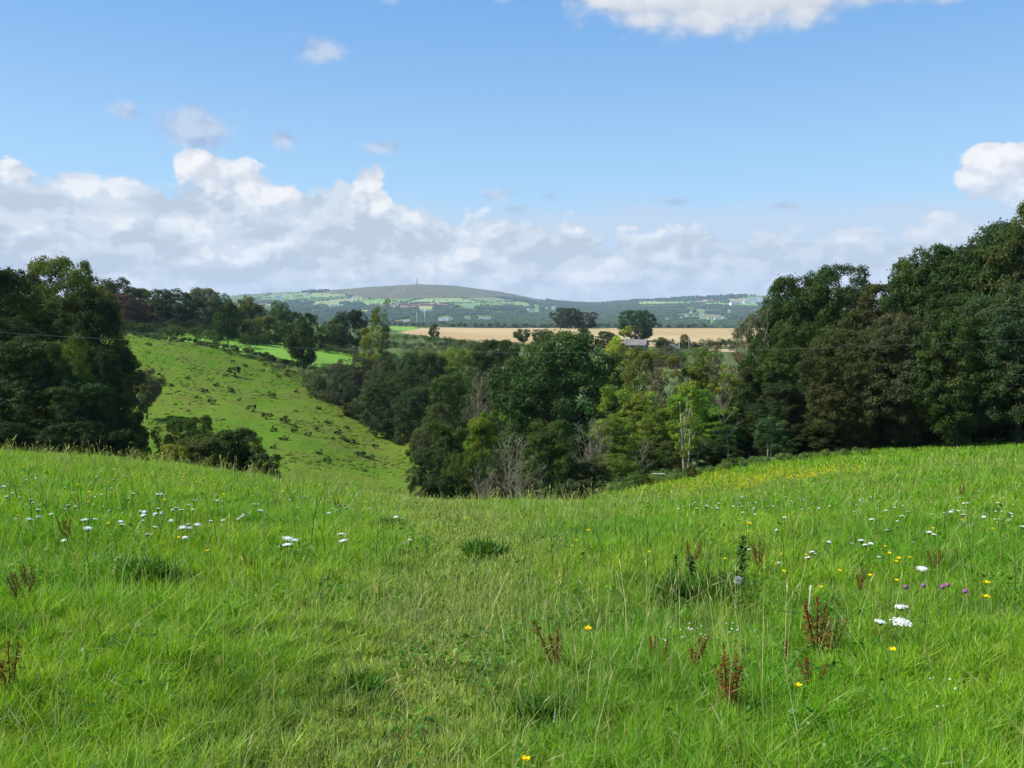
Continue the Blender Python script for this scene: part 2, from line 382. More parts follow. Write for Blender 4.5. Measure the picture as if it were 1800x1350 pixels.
M_bright = noisy_mat('bright_turf', (.125, .27, .018), (.15, .30, .025), .05, c3_=(.12, .22, .02), s3=.02, coord='Object')
field_sheet('green_field', [(285, 252), (450, 252), (660, 236), (720, 250), (640, 300), (480, 320), (360, 330), (290, 310)], M_bright, 3, .12)
def wheat_mat():
    m, t, out = new_mat('ripe_wheat'); g = t.n.new('ShaderNodeNewGeometry'); v = g.outputs['Position']; s = t.n.new('ShaderNodeSeparateXYZ'); t.l.new(v, s.inputs[0])
    c = t.mix(t.ss(t.noise(v, .012, 4, .6), .4, .62), (.37, .28, .15, 1), (.43, .335, .19, 1))
    c = t.mix(t.m('MULTIPLY', t.noise(v, .25, 4, .7), .35), c, (.33, .24, .12, 1))
    # pairs of tramlines left by the tractor, running up the field
    u = t.m('MULTIPLY_ADD', s.outputs[1], .062, s.outputs[0])
    k = t.m('MODULO', t.m('ADD', u, 2000.0), 62.0)
    l1 = t.m('LESS_THAN', t.m('ABSOLUTE', t.m('SUBTRACT', k, 20.0)), .85); l2 = t.m('LESS_THAN', t.m('ABSOLUTE', t.m('SUBTRACT', k, 24.5)), .85)
    c = t.mix(t.m('MULTIPLY', t.m('MULTIPLY', t.m('ADD', l1, l2), .5), t.m('GREATER_THAN', s.outputs[0], 20.0)), c, (.22, .17, .07, 1))
    bs = t.n.new('ShaderNodeBsdfDiffuse'); t.put(bs.inputs[0], c); t.l.new(bs.outputs[0], out.inputs[0]); return m
M_wheat = wheat_mat()
field_sheet('wheat_field', [(700, 470), (760, 440), (830, 405), (900, 385), (1150, 368), (1330, 366), (1420, 420), (1400, 640), (1000, 646), (760, 640), (730, 560)], M_wheat, 4, .2)
M_lime = noisy_mat('young_turf', (.14, .26, .03), (.17, .29, .04), .08)
field_sheet('grass_strip', [(1200, 300), (1262, 300), (1262, 322), (1200, 322)], M_lime, 3, .1)
field_sheet('stubble_strip', [(1248, 318), (1300, 318), (1300, 338), (1240, 338)], noisy_mat('stubble', (.42, .30, .17), (.5, .37, .22), .1), 3, .15)
field_sheet('lime_strip', [(795, 300), (835, 300), (835, 335), (795, 335)], M_bright, 3, .12)
field_sheet('far_green_verge', [(690, 520), (745, 520), (730, 650), (680, 650)], M_lime, 4, .1)

# far hills with a patchwork of fields
NS = 420
sx = rng.uniform(-6500, 6500, NS); sy = rng.uniform(3300, 7600, NS)
pal = np.array([(.13, .23, .05), (.17, .27, .07), (.10, .19, .04), (.20, .27, .10), (.24, .26, .12), (.12, .21, .05), (.30, .24, .15), (.15, .25, .06), (.22, .29, .09)])
sc_ = pal[rng.integers(0, len(pal), NS)] * rng.uniform(.7, 1.25, (NS, 1))
def vor(X, Y):
    d1 = np.full(X.shape, 1e18); d2 = d1.copy(); k = np.zeros(X.shape, int)
    for i in range(NS):
        d = ((X - sx[i]) * 1.0) ** 2 + ((Y - sy[i]) * .8) ** 2
        m1 = d < d1; d2 = np.where(m1, d1, np.minimum(d2, d)); d1 = np.where(m1, d, d1); k = np.where(m1, i, k)
    return k, np.sqrt(d2) - np.sqrt(d1)
def spx(X, Y):
    z = h(X, Y); return 900 + F * X / Y, 545 - F * z / Y
MOOR = [(560, 515), (640, 500), (740, 480), (900, 490), (965, 531), (880, 523), (800, 524), (700, 526), (655, 525), (615, 519)]
BROWN = [(700, 534), (790, 531), (795, 537), (700, 541)]
BARE = [(690, 563), (722, 562), (722, 570), (688, 570)]
def hillcol(X, Y):
    k, e = vor(X, Y); c = sc_[k].copy(); px, py = spx(X, Y)
    mo = inpoly(px, py, MOOR); n = fbm(X, Y, 260, 21)[:, None]
    c = np.where(mo[:, None], np.array((.104, .106, .048)) * (1 + .28 * n), c)
    c = np.where(inpoly(px, py, BROWN)[:, None], np.array((.30, .19, .13)), c); c = np.where(inpoly(px, py, BARE)[:, None], np.array((.42, .32, .2)), c)
    c = np.where((py > 548)[:, None] & (k % 3 > 0)[:, None], c * .55, c)
    return c * (1 + .08 * fbm(X, Y, 90, 22)[:, None])
Uh = np.concatenate([np.linspace(-1.1, -.42, 60, endpoint=False), np.linspace(-.42, .5, 760), np.linspace(.5, 1.1, 60)[1:]])
Wh = np.concatenate([np.linspace(2640, 3400, 14, endpoint=False), np.linspace(3400, 7050, 300), np.linspace(7050, 8400, 20)[1:]])
M_hill = foliage_mat('hill_fields', 0, 0, .5, False)
o = grid('hills', Uh, Wh, lambda U, W_, Y: U * W_, lambda U, W_: W_, M_hill, colf=hillcol)

# ------------------------------------------------------------------ far woods, as thousands of tree heads in one mass
def ico():
    p = (1 + 5 ** .5) / 2
    V = np.array([(-1, p, 0), (1, p, 0), (-1, -p, 0), (1, -p, 0), (0, -1, p), (0, 1, p), (0, -1, -p), (0, 1, -p), (p, 0, -1), (p, 0, 1), (-p, 0, -1), (-p, 0, 1)], float)
    Fc = np.array([(0, 11, 5), (0, 5, 1), (0, 1, 7), (0, 7, 10), (0, 10, 11), (1, 5, 9), (5, 11, 4), (11, 10, 2), (10, 7, 6), (7, 1, 8), (3, 9, 4), (3, 4, 2), (3, 2, 6), (3, 6, 8), (3, 8, 9), (4, 9, 5), (2, 4, 11), (6, 2, 10), (8, 6, 7), (9, 8, 1)])
    return V / np.linalg.norm(V[0]), Fc
IV, IF = ico()
def blobs(name, P, rad, hgt, colr, mat, label, cat):
    n = len(P); J = rng.uniform(.72, 1.28, (n, 12, 1)); th = rng.uniform(0, 6.28, n)
    ct, st_ = np.cos(th), np.sin(th); B = np.repeat(IV[None], n, 0) * J
    x = B[:, :, 0] * ct[:, None] - B[:, :, 1] * st_[:, None]; y = B[:, :, 0] * st_[:, None] + B[:, :, 1] * ct[:, None]
    V = np.stack([x * rad[:, None], y * rad[:, None], B[:, :, 2] * hgt[:, None] * .5 + hgt[:, None] * .45], 2) + P[:, None]
    L = IF[None] + (np.arange(n) * 12)[:, None, None]
    tint = np.repeat(colr[:, None], 12, 1) * rng.uniform(.85, 1.15, (n, 12, 1))
    me = npmesh(name, V.reshape(-1, 3), L.ravel(), np.full(n * 20, 3), tint.reshape(-1, 3), False); me.materials.append(mat)
    return tag(link(name, me), label, cat, None, 'stuff')
HS = [('whitewashed houses in the hamlet high on the left slope', 'white house in the hamlet high on the left slope of the far hill', [(489, 523, 3.2), (497, 525, 1.6), (493, 519, 1.3), (504, 520, 1.2), (515, 519, 1.2), (513, 524, 1.6), (540, 519, 1.4), (498, 530, 1.5), (516, 516, 1)]),
      ('pale farm buildings on the middle slope', 'pale farm building on the middle slope below the moor', [(584, 538, 1.8), (592, 537, 1.8), (668, 530, 1), (684, 530, 1.6), (675, 532, 1.2), (742, 546, 2), (752, 546, 2), (758, 545, 1.3), (818, 538, 1.2), (825, 539, 1.6), (833, 538, 1)]),
      ('white houses at the foot of the far hill', 'white house at the foot of the far hill, above the wheat field', [(776, 565, 3.2), (784, 563, 3), (793, 563, 1.8), (779, 562, 1.4), (717, 567, 2.4), (712, 568, 1.4), (818, 561, 1.6), (826, 562, 1.4), (846, 562, 2.2), (853, 562, 2.6), (862, 561, 1.4), (842, 559, 1.2)]),
      ('houses scattered in the wood left of the clump', 'small pale house in the far wood behind the tree clump', [(928, 546, 1.4), (936, 547, 1.3), (944, 547, 1.6), (960, 543, 1.2), (972, 543, 1.8), (922, 538, 1)]),
      ('white buildings in a row high on the right ridge', 'white building in the dense row high on the right ridge', [(1288, 535, 3), (1296, 534, 2.6), (1303, 531, 2.4), (1310, 531, 2), (1318, 529, 3), (1327, 528, 2.6), (1335, 527, 3), (1343, 527, 2.8), (1351, 528, 2), (1358, 527, 2.4), (1365, 528, 2), (1338, 530, 1.6), (1324, 532, 1.6)]),
      ('single white houses dotted in the far right wood', 'single white house dotted in the far right wood', [(1233, 552, 2), (1214, 549, 1.3), (1172, 562, 1.6), (1206, 554, 1), (1280, 549, 1.6), (1250, 569, 1.6), (1236, 561, 1.8), (1247, 560, 1.8), (1260, 560, 2.2), (1272, 560, 1.6), (1224, 546, 1), (1196, 560, 1)])]
N0 = 200000
fy = np.exp(rng.uniform(math.log(2780), math.log(7000), N0)); fx = rng.uniform(-.36, .42, N0) * fy
k_, e_ = vor(fx, fy); px_, py_ = spx(fx, fy); nz = fbm(fx, fy, 620, 31)
wood = np.zeros(N0)
rb = np.random.default_rng(3); wcell = rb.random(NS)
lefty = px_ < 950
wood = np.where(lefty, (wcell[k_] < .10) * .9, (wcell[k_] < .36) * .95)
wood = np.where(py_ > 549, (nz > -.1) * .93, wood); wood = np.where(fy < 3500, .9, wood)
wood = np.where((px_ > 480) & (px_ < 640) & (py_ > 533) & (py_ < 548), .9 * (nz > -.2), wood)
wood = np.where((px_ > 430) & (px_ < 530) & (py_ > 530) & (py_ < 534), .9, wood)
wood = np.where((px_ > 500) & (px_ < 700) & (py_ > 511) & (py_ < 515) & (nz > 0), .7, wood)
wood = np.where((px_ > 620) & (px_ < 950) & (py_ > 540) & (py_ < 549), .8 * (nz > .1), wood)
wood = np.where((px_ > 1120) & (px_ < 1275) & (py_ > 525) & (py_ < 534), .02, wood)
wood = np.where((px_ > 1270) & (py_ > 521) & (py_ < 533), .5, wood)
wood = np.where((px_ > 960) & (py_ < 530) & (fy > 6300), .5 * (fbm(fx, fy, 260, 77) > -.1), wood)
wood = np.where((px_ > 960) & (px_ < 1120) & (py_ > 531), .9, wood)
moor_ = inpoly(px_, py_, MOOR)
wood = np.where(moor_, .004, wood); wood = np.where(inpoly(px_, py_, BROWN) | inpoly(px_, py_, BARE), 0, wood)
hedge_ = (e_ < 9) & ~moor_
keep = (rng.random(N0) < wood * .62) | (hedge_ & (rng.random(N0) < .9)) | ((rng.random(N0) < .006) & ~moor_)
for _g, _l, _L in HS:
    for (x, y, s_) in _L: keep &= ~((np.abs(px_ - x) < 2.6 * s_ + 1.5) & (py_ > y - 2.5 * s_ - 1) & (py_ < y + 5))
fx, fy, isw = fx[keep], fy[keep], (wood[keep] > .3)
nk = len(fx); P = np.stack([fx, fy, h(fx, fy)], 1); rad = rng.uniform(5, 11, nk) * np.where(isw, 1.25, .62); hg = rng.uniform(9, 17, nk) * np.where(isw, 1.0, .6)
cc = np.array((.045, .075, .025)) * rng.uniform(.6, 1.5, (nk, 1)) * np.array((1, 1, 1))[None]
blobs('far_woodland', P, rad, hg, cc, M_far, 'blue-green woods and hedgerow trees spread over the far hills', 'woodland')

# ------------------------------------------------------------------ plant builders
def unit(v): return v / np.maximum(np.linalg.norm(v, axis=-1, keepdims=True), 1e-9)
def leaves(C, rc, out, n_per, leaf, seed, ctint, squash=.75, updir=.3, spread=.5, aspect=.5, droop=0.0):
    """leaf quads on the shells of the clumps C; returns V, L, tint"""
    r = np.random.default_rng(seed); idx = np.repeat(np.arange(len(C)), n_per); n = len(idx)
    d = unit(r.normal(size=(n, 3))); d = unit(d + out[idx] * .55)
    rr = rc[idx] * r.uniform(.55, 1.12, n) * np.where(r.random(n) < .12, r.uniform(1.1, 1.5, n), 1.0); p = C[idx] + d * rr[:, None] * np.array((1, 1, squash))
    nr = unit(d + r.normal(size=(n, 3)) * spread + np.array((0, 0, updir)))
    t = unit(np.cross(nr, r.normal(size=(n, 3)))); t[:, 2] -= droop; t = unit(t); b = np.cross(nr, t)
    s = leaf * r.uniform(.5, 1.25, n)[:, None]
    V = np.stack([p - t * s * .5, p + b * s * aspect * .5 + nr * s * .08, p + t * s * .5, p - b * s * aspect * .5 + nr * s * .08], 1)
    tt = ctint[idx] * r.uniform(.78, 1.22, (n, 1)); tt = np.repeat(tt[:, None], 4, 1)
    return V.reshape(-1, 3), np.arange(n * 4), np.full(n, 4), tt.reshape(-1, 3)
def crown_clumps(seed, H, W, b, ncl, cr, taper=0.0, lob=.16, nbig=26):
    """big lobes on an ellipsoid, small leaf clumps on each lobe"""
    r = np.random.default_rng(seed); hc = (1 - b) * H / 2; zc = b * H + hc
    k = np.arange(nbig) + .5; ph = k * 2.39996 + r.normal(0, .25, nbig); cz = 1 - 2 * k / nbig + r.normal(0, .06, nbig); cz = np.clip(cz, -1, 1); sz = np.sqrt(1 - cz ** 2)
    D = np.stack([sz * np.cos(ph), sz * np.sin(ph), cz], 1); q = r.uniform(.58 - lob, .72 + lob * .6, nbig)
    E3 = np.array((W / 2, W / 2, max(hc, W * .3))); B = D * q[:, None] * E3; rb = r.uniform(.13, .36, nbig) * W / 2
    ncore = int(4 + 4 * hc / W); B = np.concatenate([B, r.uniform(-.5, .5, (ncore, 3)) * E3]); rb = np.concatenate([rb, r.uniform(.3, .4, ncore) * W / 2])
    w_ = rb ** 1.8; idx = r.choice(len(B), ncl, p=w_ / w_.sum()); d = unit(r.normal(size=(ncl, 3)) + unit(B[idx] / E3 + 1e-6) * .7)
    P = B[idx] + d * (rb[idx] * r.uniform(.7, 1.0, ncl))[:, None]; P = P / E3
    P[:, :2] *= (1 - taper * np.clip(P[:, 2:3] * .5 + .5, 0, 1)) / (1 - taper * .3)
    wx = np.percentile(np.hypot(P[:, 0], P[:, 1]), 96); P[:, :2] /= wx; P[:, 2] = np.where(P[:, 2] > 0, P[:, 2] / np.percentile(P[:, 2], 97), P[:, 2] / -P[:, 2].min()); P[:, 2] = np.where(P[:, 2] > .96, .96 + (P[:, 2] - .96) * .35, P[:, 2])
    C = np.stack([P[:, 0] * W / 2 * (1 - cr), P[:, 1] * W / 2 * (1 - cr), zc + P[:, 2] * hc * (1 - cr * W / H)], 1)
    rc = W * cr * r.uniform(.6, 1.25, ncl); out = unit(d * .7 + unit(P) * .6 + np.array((0, 0, .3)))
    return C, rc, out, idx
def crown_mesh(name, seed, H, W, b, ncl, nl, leaf, cr=.06, var=.16, taper=0.0, lob=.16, nbig=26, **kw):
    C, rc, out, idx = crown_clumps(seed, H, W, b, ncl, cr, taper, lob, nbig)
    r = np.random.default_rng(seed + 99); bt = r.uniform(1 - var, 1 + var, (nbig + 20, 1)) * (1 + r.normal(size=(nbig + 20, 3)) * np.array((.10, .03, .05)))
    ct = bt[idx] * r.uniform(1 - var, 1 + var, (ncl, 1))
    n_per = np.maximum(4, (nl * rc ** 2 / (rc ** 2).sum()).astype(int))
    V, L, S, T = leaves(C, rc, out, n_per, leaf, seed, ct, **kw)
    me = npmesh(name, V, L, S, np.clip(T, 0, 3)); me.materials.append(M_leaf); return me, C
def trunk_mesh(name, seed, H, W, C, b, mat, r0=None, nl=14, lean=.04, multi=1):
    r = random.Random(seed); mb = MB(); r0 = r0 or H * .024
    for mi in range(multi):
        ox = (mi - (multi - 1) / 2) * r0 * 2.6; pts = []; ln = (r.uniform(-1, 1) * lean + (ox * .09 / r0 * .5 if multi > 1 else 0), r.uniform(-1, 1) * lean)
        for i in range(7):
            t = i / 6; z = t * H * .82; pts.append((ox + ln[0] * z + .12 * r0 * math.sin(5 * t + mi), ln[1] * z + .4 * r0 * math.sin(4 * t + seed), z - .3))
        mb.tube(pts, [r0 * (1.45 if i == 0 else 1 - .82 * i / 6) for i in range(7)], 9)
        for k in range(nl // multi):
            c = Vector(C[r.randrange(len(C))]); i = r.randint(2, 4) if b > .05 else r.randint(1, 4)
            p = Vector(pts[i]);
            if c.z < p.z: p = Vector(pts[max(1, i - 2)])
            m_ = (p + c) / 2 + Vector((0, 0, .06 * H * r.random())); q = r0 * r.uniform(.28, .45)
            mb.tube([p, p.lerp(m_, .5) + Vector((0, 0, .02 * H)), m_, c], [q, q * .75, q * .5, q * .15], 5)
    return mb.mesh(name, mat)
def bare_mesh(name, seed, H, W, mat, stems=1, dens=1.0, droop=0.0, r0=None, nz_=6, first=.25):
    r = random.Random(seed); mb = MB(); r0 = r0 or H * .013
    def grow(p, d, L, rad, lv):
        pts = [p]; rads = [rad]; dd = d.copy(); n = 4 if lv < 2 else 3
        for i in range(n):
            dd = (dd + Vector((r.gauss(0, .10), r.gauss(0, .10), r.gauss(0, .05) + .05 - droop * lv * .1))).normalized(); pts.append(pts[-1] + dd * L / n); rads.append(rad * (1 - .8 * (i + 1) / n) + .004)
        mb.tube(pts, rads, 6 if lv == 0 else (4 if lv == 1 else 3), False)
        if lv < 3:
            nb = int((nz_ + 3 if lv == 0 else nz_ - lv) * dens)
            for k in range(nb):
                t = r.uniform(first if lv == 0 else .15, .98); i = min(n - 1, int(t * n)); q = pts[i].lerp(pts[i + 1], t * n - i)
                side = Vector((r.gauss(0, 1), r.gauss(0, 1), 0)).normalized(); sp = W / H * 1.3
                nd = (dd * .8 + side * (.45 + sp) * r.uniform(.6, 1.2)).normalized()
                grow(q, nd, L * r.uniform(.28, .48) * (1 - .45 * t * (lv == 0)), rads[i] * .5, lv + 1)
    for s_ in range(stems):
        a = r.uniform(0, 6.28); k = .0 if stems == 1 else r.uniform(.1, .9) * W / H * .6
        grow(Vector((math.cos(a) * .1, math.sin(a) * .1, -.2)), Vector((math.cos(a) * k, math.sin(a) * k, 1)).normalized(), H * r.uniform(.82, 1.0), r0 * r.uniform(.7, 1), 0)
    return mb.mesh(name, mat, True)

# ------------------------------------------------------------------ prototypes (kind -> list of (H, W, {part: mesh}))
KIND = {}
def proto(kind, H, W, b, ncl, nl, leaf, n=1, bark=None, tr=None, **kw):
    for i in range(n):
        sd_ = hash_(kind) + i * 17; cm, C = crown_mesh('crown', sd_, H, W, b, ncl, nl, leaf, **kw); parts = [('crown', cm)]
        if tr is not False: parts.insert(0, ('trunk', trunk_mesh('trunk', sd_, H, W, C, b, bark or M_bark, **(tr or {}))))
        KIND.setdefault(kind, []).append((H, W, parts))
def hash_(s): return sum(ord(c) * (i + 3) for i, c in enumerate(s)) % 9973
proto('edge', 20, 13, -.03, 760, 78000, .34, 3, cr=.062, lob=.2, nbig=52)
proto('oak', 19, 16, .06, 900, 96000, .34, 3, cr=.055, lob=.09, nbig=52)
proto('ash', 17, 9.5, .08, 380, 36000, .30, 3, cr=.075, taper=.3, lob=.22, nbig=34, var=.22, droop=.3, spread=.7)
proto('thin', 15, 8, .10, 170, 13000, .32, 2, cr=.08, taper=.3, lob=.3, nbig=18, var=.25, spread=.8)
proto('willow', 10, 10, -.05, 560, 46000, .24, 3, cr=.055, lob=.16, nbig=38, var=.12, tr=dict(r0=.14, nl=10))
proto('shrub', 4, 5, -.12, 320, 36000, .16, 3, cr=.07, lob=.2, nbig=20, tr=False, var=.15)
proto('far', 12, 12, .0, 240, 15000, .5, 3, cr=.08, lob=.2, nbig=20, tr=dict(nl=6))
proto('dome', 12, 15, .0, 320, 20000, .5, 2, cr=.06, lob=.06, nbig=30, tr=dict(nl=8))
proto('lone', 9, 8, .28, 200, 15000, .3, 2, cr=.08, lob=.2, nbig=16, tr=dict(r0=.2, nl=8))
proto('sapling', 6, 4, .33, 110, 8000, .22, 1, bark=M_pale, cr=.1, taper=.2, nbig=14, tr=dict(r0=.075, nl=8, multi=2, lean=.02))
proto('birch', 11, 4.6, .20, 130, 9500, .22, 1, bark=M_pale, cr=.1, taper=.4, lob=.3, nbig=16, tr=dict(r0=.14, nl=16, multi=2, lean=.02))
proto('tuft', 1.3, 1.5, -.1, 40, 1500, .15, 3, cr=.12, nbig=8, tr=False)
for i in range(2): KIND.setdefault('bare', []).append((10, 5, [('trunk', bare_mesh('branches', 40 + i, 10, 5, M_dead, 1, 1.1, nz_=7, first=.25, r0=.14))]))
for i in range(2): KIND.setdefault('twigs', []).append((6, 4.5, [('trunk', bare_mesh('branches', 60 + i, 6, 4.5, M_dead, 9, 1.0, nz_=5, r0=.05, first=.2))]))
def dying(i):
    H, W = 13, 8;     cm, _ = crown_mesh('crown', 700 + i, H, W, .05, 130, 9000, .26, cr=.07, taper=.2, lob=.3, nbig=18, var=.3, spread=.8)
    return (H, W, [('trunk', bare_mesh('branches', 70 + i, H, W, M_dead, 5, 1.0, nz_=6, r0=.11, first=.15)), ('crown', cm)])
for i in range(2): KIND.setdefault('dying', []).append(dying(i))
USED = {}
def plant(kind, name, x, ytop, Y, wpx, tint, label, cat, group=None, var=None, rz=None, sink=0.0, base=None, nokids=False):
    P = KIND[kind]; k = USED.get(kind, 0); USED[kind] = k + 1; H, W, parts = P[(k if var is None else var) % len(P)]
    X, Yw, z = gpt(x, Y) if base is None else base
    ht = max(.6, -ray(x, ytop)[1] * Y - z) + sink; s = wpx / F * Y / W; s = max(s, ht / H / 1.42)
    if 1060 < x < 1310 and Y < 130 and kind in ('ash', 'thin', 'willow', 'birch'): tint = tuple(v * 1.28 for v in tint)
    loc = (X, Yw, z - sink); rz = random.uniform(0, 6.28) if rz is None else rz
    if len(parts) == 1:
        o = link(name, parts[0][1], loc=loc); o.scale = (s, s, ht / H); o.rotation_euler = (0, 0, rz); o.color = (*tint, 1); return tag(o, label, cat, group)
    r = empty(name, loc, rz, (s, s, ht / H)); tag(r, label, cat, group)
    for pn, me in parts:
        c = link(pn if pn != 'trunk' or kind not in ('dying',) else 'trunk', me, parent=r); c.color = (*tint, 1)
    return r

# leaf base colours
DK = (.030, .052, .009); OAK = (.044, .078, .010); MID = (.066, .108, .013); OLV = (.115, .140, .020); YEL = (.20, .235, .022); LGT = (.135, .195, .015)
BRN = (.056, .070, .014); GRY = (.082, .106, .032); BLU = (.040, .070, .015)
T = plant
WL = 'trees of the dark wood beside the meadow, at its shaded edge'
# --- left wood
T('edge', 'woodland_tree', -70, 472, 86, 270, DK, 'dark tree cut by the picture edge, back row of the left wood', 'tree')
T('edge', 'woodland_tree', 28, 484, 100, 150, DK, 'dark round-headed tree at the top of the left wood', 'tree')
T('oak', 'woodland_tree', 108, 470, 104, 150, OLV, 'olive-topped tree rising highest in the left wood', 'tree')
T('edge', 'woodland_tree', 60, 520, 92, 190, MID, 'mid-green tree in the middle of the left wood, under the olive-topped one', 'tree')
T('edge', 'woodland_tree', 156, 524, 88, 160, DK, 'broad dark tree at the right end of the left wood, over the pasture', 'tree')
T('edge', 'woodland_tree', -20, 560, 78, 190, DK, 'blackish tree on the left picture edge, half way down the wood', 'tree')
T('edge', 'woodland_tree', 165, 612, 80, 110, DK, 'narrow dark tree low at the right end of the left wood, above the hawthorn', 'tree')
T('ash', 'woodland_tree', 120, 598, 70, 80, (.12, .165, .024), 'yellow-green young tree glowing in the middle of the dark left wood', 'tree')
T('edge', 'woodland_tree', 45, 600, 66, 200, BLU, 'dense blue-dark tree in the front row of the left wood', 'tree')
T('edge', 'woodland_tree', 140, 675, 64, 120, BLU, 'dark tree whose skirt meets the meadow beside the bramble thicket', 'tree')
T('shrub', 'shrub', 20, 740, 60, 150, DK, 'dark holly-like bush at the foot of the left wood, left edge', 'shrub')
T('shrub', 'shrub', 110, 745, 60, 120, DK, 'dark bush at the foot of the left wood, below the yellow-green tree', 'shrub')
T('shrub', 'shrub', 190, 757, 62, 80, DK, 'dark low bush closing the right foot of the left wood', 'shrub')
# thicket in front of the pasture
T('shrub', 'shrub', 322, 738, 66, 130, MID, 'olive bramble mound left in the thicket before the pasture', 'shrub')
T('shrub', 'shrub', 395, 758, 62, 140, (.048, .078, .012), 'largest dark bush of the thicket before the pasture', 'shrub')
T('shrub', 'shrub', 350, 768, 60, 120, (.07, .10, .016), 'olive bush in the middle of the thicket before the pasture', 'shrub')
T('shrub', 'shrub', 455, 800, 60, 70, (.048, .078, .012), 'small dark bush at the right end of the thicket', 'shrub')
T('shrub', 'shrub', 288, 782, 58, 62, YEL, 'yellow-green bush at the left end of the thicket', 'shrub')
T('shrub', 'shrub', 240, 790, 62, 40, OLV, 'little olive bush between the left wood and the thicket', 'shrub')
T('shrub', 'shrub', 200, 700, 112, 90, MID, 'nettle green bush on the pasture at the edge of the left wood', 'shrub')
T('lone', 'hawthorn_tree', 253, 652, 152, 60, (.10, .10, .04), 'brownish round hawthorn standing alone low on the pasture', 'tree')
# --- back-left wood on the skyline
SK = [(205, 492, 300, 90, DK, 'dark tree starting the skyline wood, next to the left wood'), (262, 508, 315, 80, MID, 'green tree second in the skyline wood'),
      (232, 518, 285, 60, (.095, .06, .035), 'reddish brown tree in the skyline wood'), (310, 511, 320, 80, DK, 'dark tree in the middle of the skyline wood'),
      (350, 516, 310, 60, (.07, .075, .03), 'brown-green tree before the pale crown of the skyline wood'), (376, 508, 330, 74, (.13, .16, .07), 'pale olive crown standing out on the skyline wood'),
      (428, 524, 330, 60, OLV, 'olive tree where the skyline wood falls towards the far hill'), (456, 536, 330, 50, MID, 'small tree closing the skyline wood on the right'),
      (300, 535, 290, 70, (.075, .07, .035), 'brown-tinged tree low in the skyline wood'), (170, 500, 270, 70, DK, 'dark tree peering over the left wood on the skyline')]
for (x, yt, Y, wp, tn, lb) in SK: Y += 30 if 240 < x < 480 and Y < 318 else 0; T('far', 'woodland_tree', x, yt, Y, wp, tn, lb, 'tree', sink=1)
for i, (x, yt, Y, wp, tn) in enumerate([(340, 530, 335, 60, DK), (385, 533, 335, 60, MID), (240, 530, 305, 60, DK), (415, 540, 335, 55, MID), (270, 527, 330, 60, MID)]):
    T('far', 'woodland_tree', x, yt, Y, wp, tn, 'plain dark tree filling the foot of the skyline wood', 'tree', 'infill trees at the foot of the skyline wood', sink=1)
T('lone', 'field_tree', 401, 533, 238, 58, OAK, 'dark tree on a bare trunk at the left end of the bright green field', 'tree')
T('lone', 'field_tree', 534, 552, 212, 66, OAK, 'ragged dark tree standing on the hedge bank before the green field', 'tree')
T('thin', 'field_tree', 668, 541, 205, 62, OLV, 'tall airy olive tree at the right end of the green field', 'tree', var=0)
T('thin', 'field_tree', 655, 575, 203, 55, YEL, 'yellowish lower tree leaning on the tall airy olive tree', 'tree', var=1)
T('far', 'field_tree', 495, 533, 315, 52, (.075, .13, .03), 'bright green rounded tree above the green field, against the far hill', 'tree', sink=1)
T('far', 'field_tree', 618, 546, 300, 62, DK, 'dark spreading tree behind the green field, left of the airy olive tree', 'tree', sink=1)
T('far', 'field_tree', 585, 560, 300, 50, MID, 'low green tree behind the green field', 'tree', sink=1)
T('far', 'field_tree', 520, 566, 300, 50, GRY, 'grey-green low tree behind the ragged tree', 'tree', sink=1)
T('far', 'field_tree', 470, 556, 290, 60, OLV, 'olive thorn tree on the field edge below the bright green one', 'tree', sink=1)
T('far', 'field_tree', 438, 562, 280, 44, GRY, 'grey-green thorn tree on the field edge beside the trunked tree', 'tree', sink=1)
T('lone', 'field_tree', 763, 571, 395, 20, OAK, 'small dark tree standing alone at the left corner of the wheat field', 'tree')
# --- willows and thorn trees along the stream
ST = [('willow', 585, 640, 198, 100, GRY, 'grey-green willow at the top left of the stream thicket'), ('willow', 628, 632, 188, 110, (.06, .075, .035), 'greyish willow second from the top of the stream thicket'),
      ('willow', 680, 636, 178, 110, GRY, 'rounded grey-green willow above the shaded pasture edge'), ('willow', 724, 622, 172, 120, BLU, 'dark blue-green willow in the middle of the stream thicket'),
      ('willow', 690, 672, 165, 110, BLU, 'low dark willow touching the pasture'), ('willow', 765, 632, 158, 120, DK, 'dark broad willow left of the great oak'),
      ('willow', 742, 680, 150, 110, BLU, 'shadowed willow low in the stream thicket'), ('willow', 800, 660, 142, 110, MID, 'green willow just left of the great oak'),
      ('willow', 775, 715, 135, 90, GRY, 'grey-green bush tree where the thicket meets the valley floor'), ('shrub', 742, 752, 140, 44, OLV, 'small yellowish thorn bush at the lowest corner of the pasture'),
      ('willow', 640, 675, 185, 80, GRY, 'small willow on the lower edge of the thicket near the hedge bank'), ('edge', 870, 600, 150, 110, BLU, 'dark purple-green tree rising left of the great oak'),
      ('willow', 800, 615, 210, 90, LGT, 'light green bush tree behind the stream thicket'), ('willow', 850, 640, 170, 100, (.07, .085, .035), 'dull olive willow between thicket and great oak')]
for (kd, x, yt, Y, wp, tn, lb) in ST: T(kd, 'willow_tree' if kd == 'willow' else ('shrub' if kd == 'shrub' else 'woodland_tree'), x, yt, Y, wp, tn, lb, 'shrub' if kd == 'shrub' else 'tree')
T('dying', 'dying_tree', 852, 655, 128, 60, (.12, .12, .06), 'pale straw-coloured half-dead tree left of the great oak', 'tree')
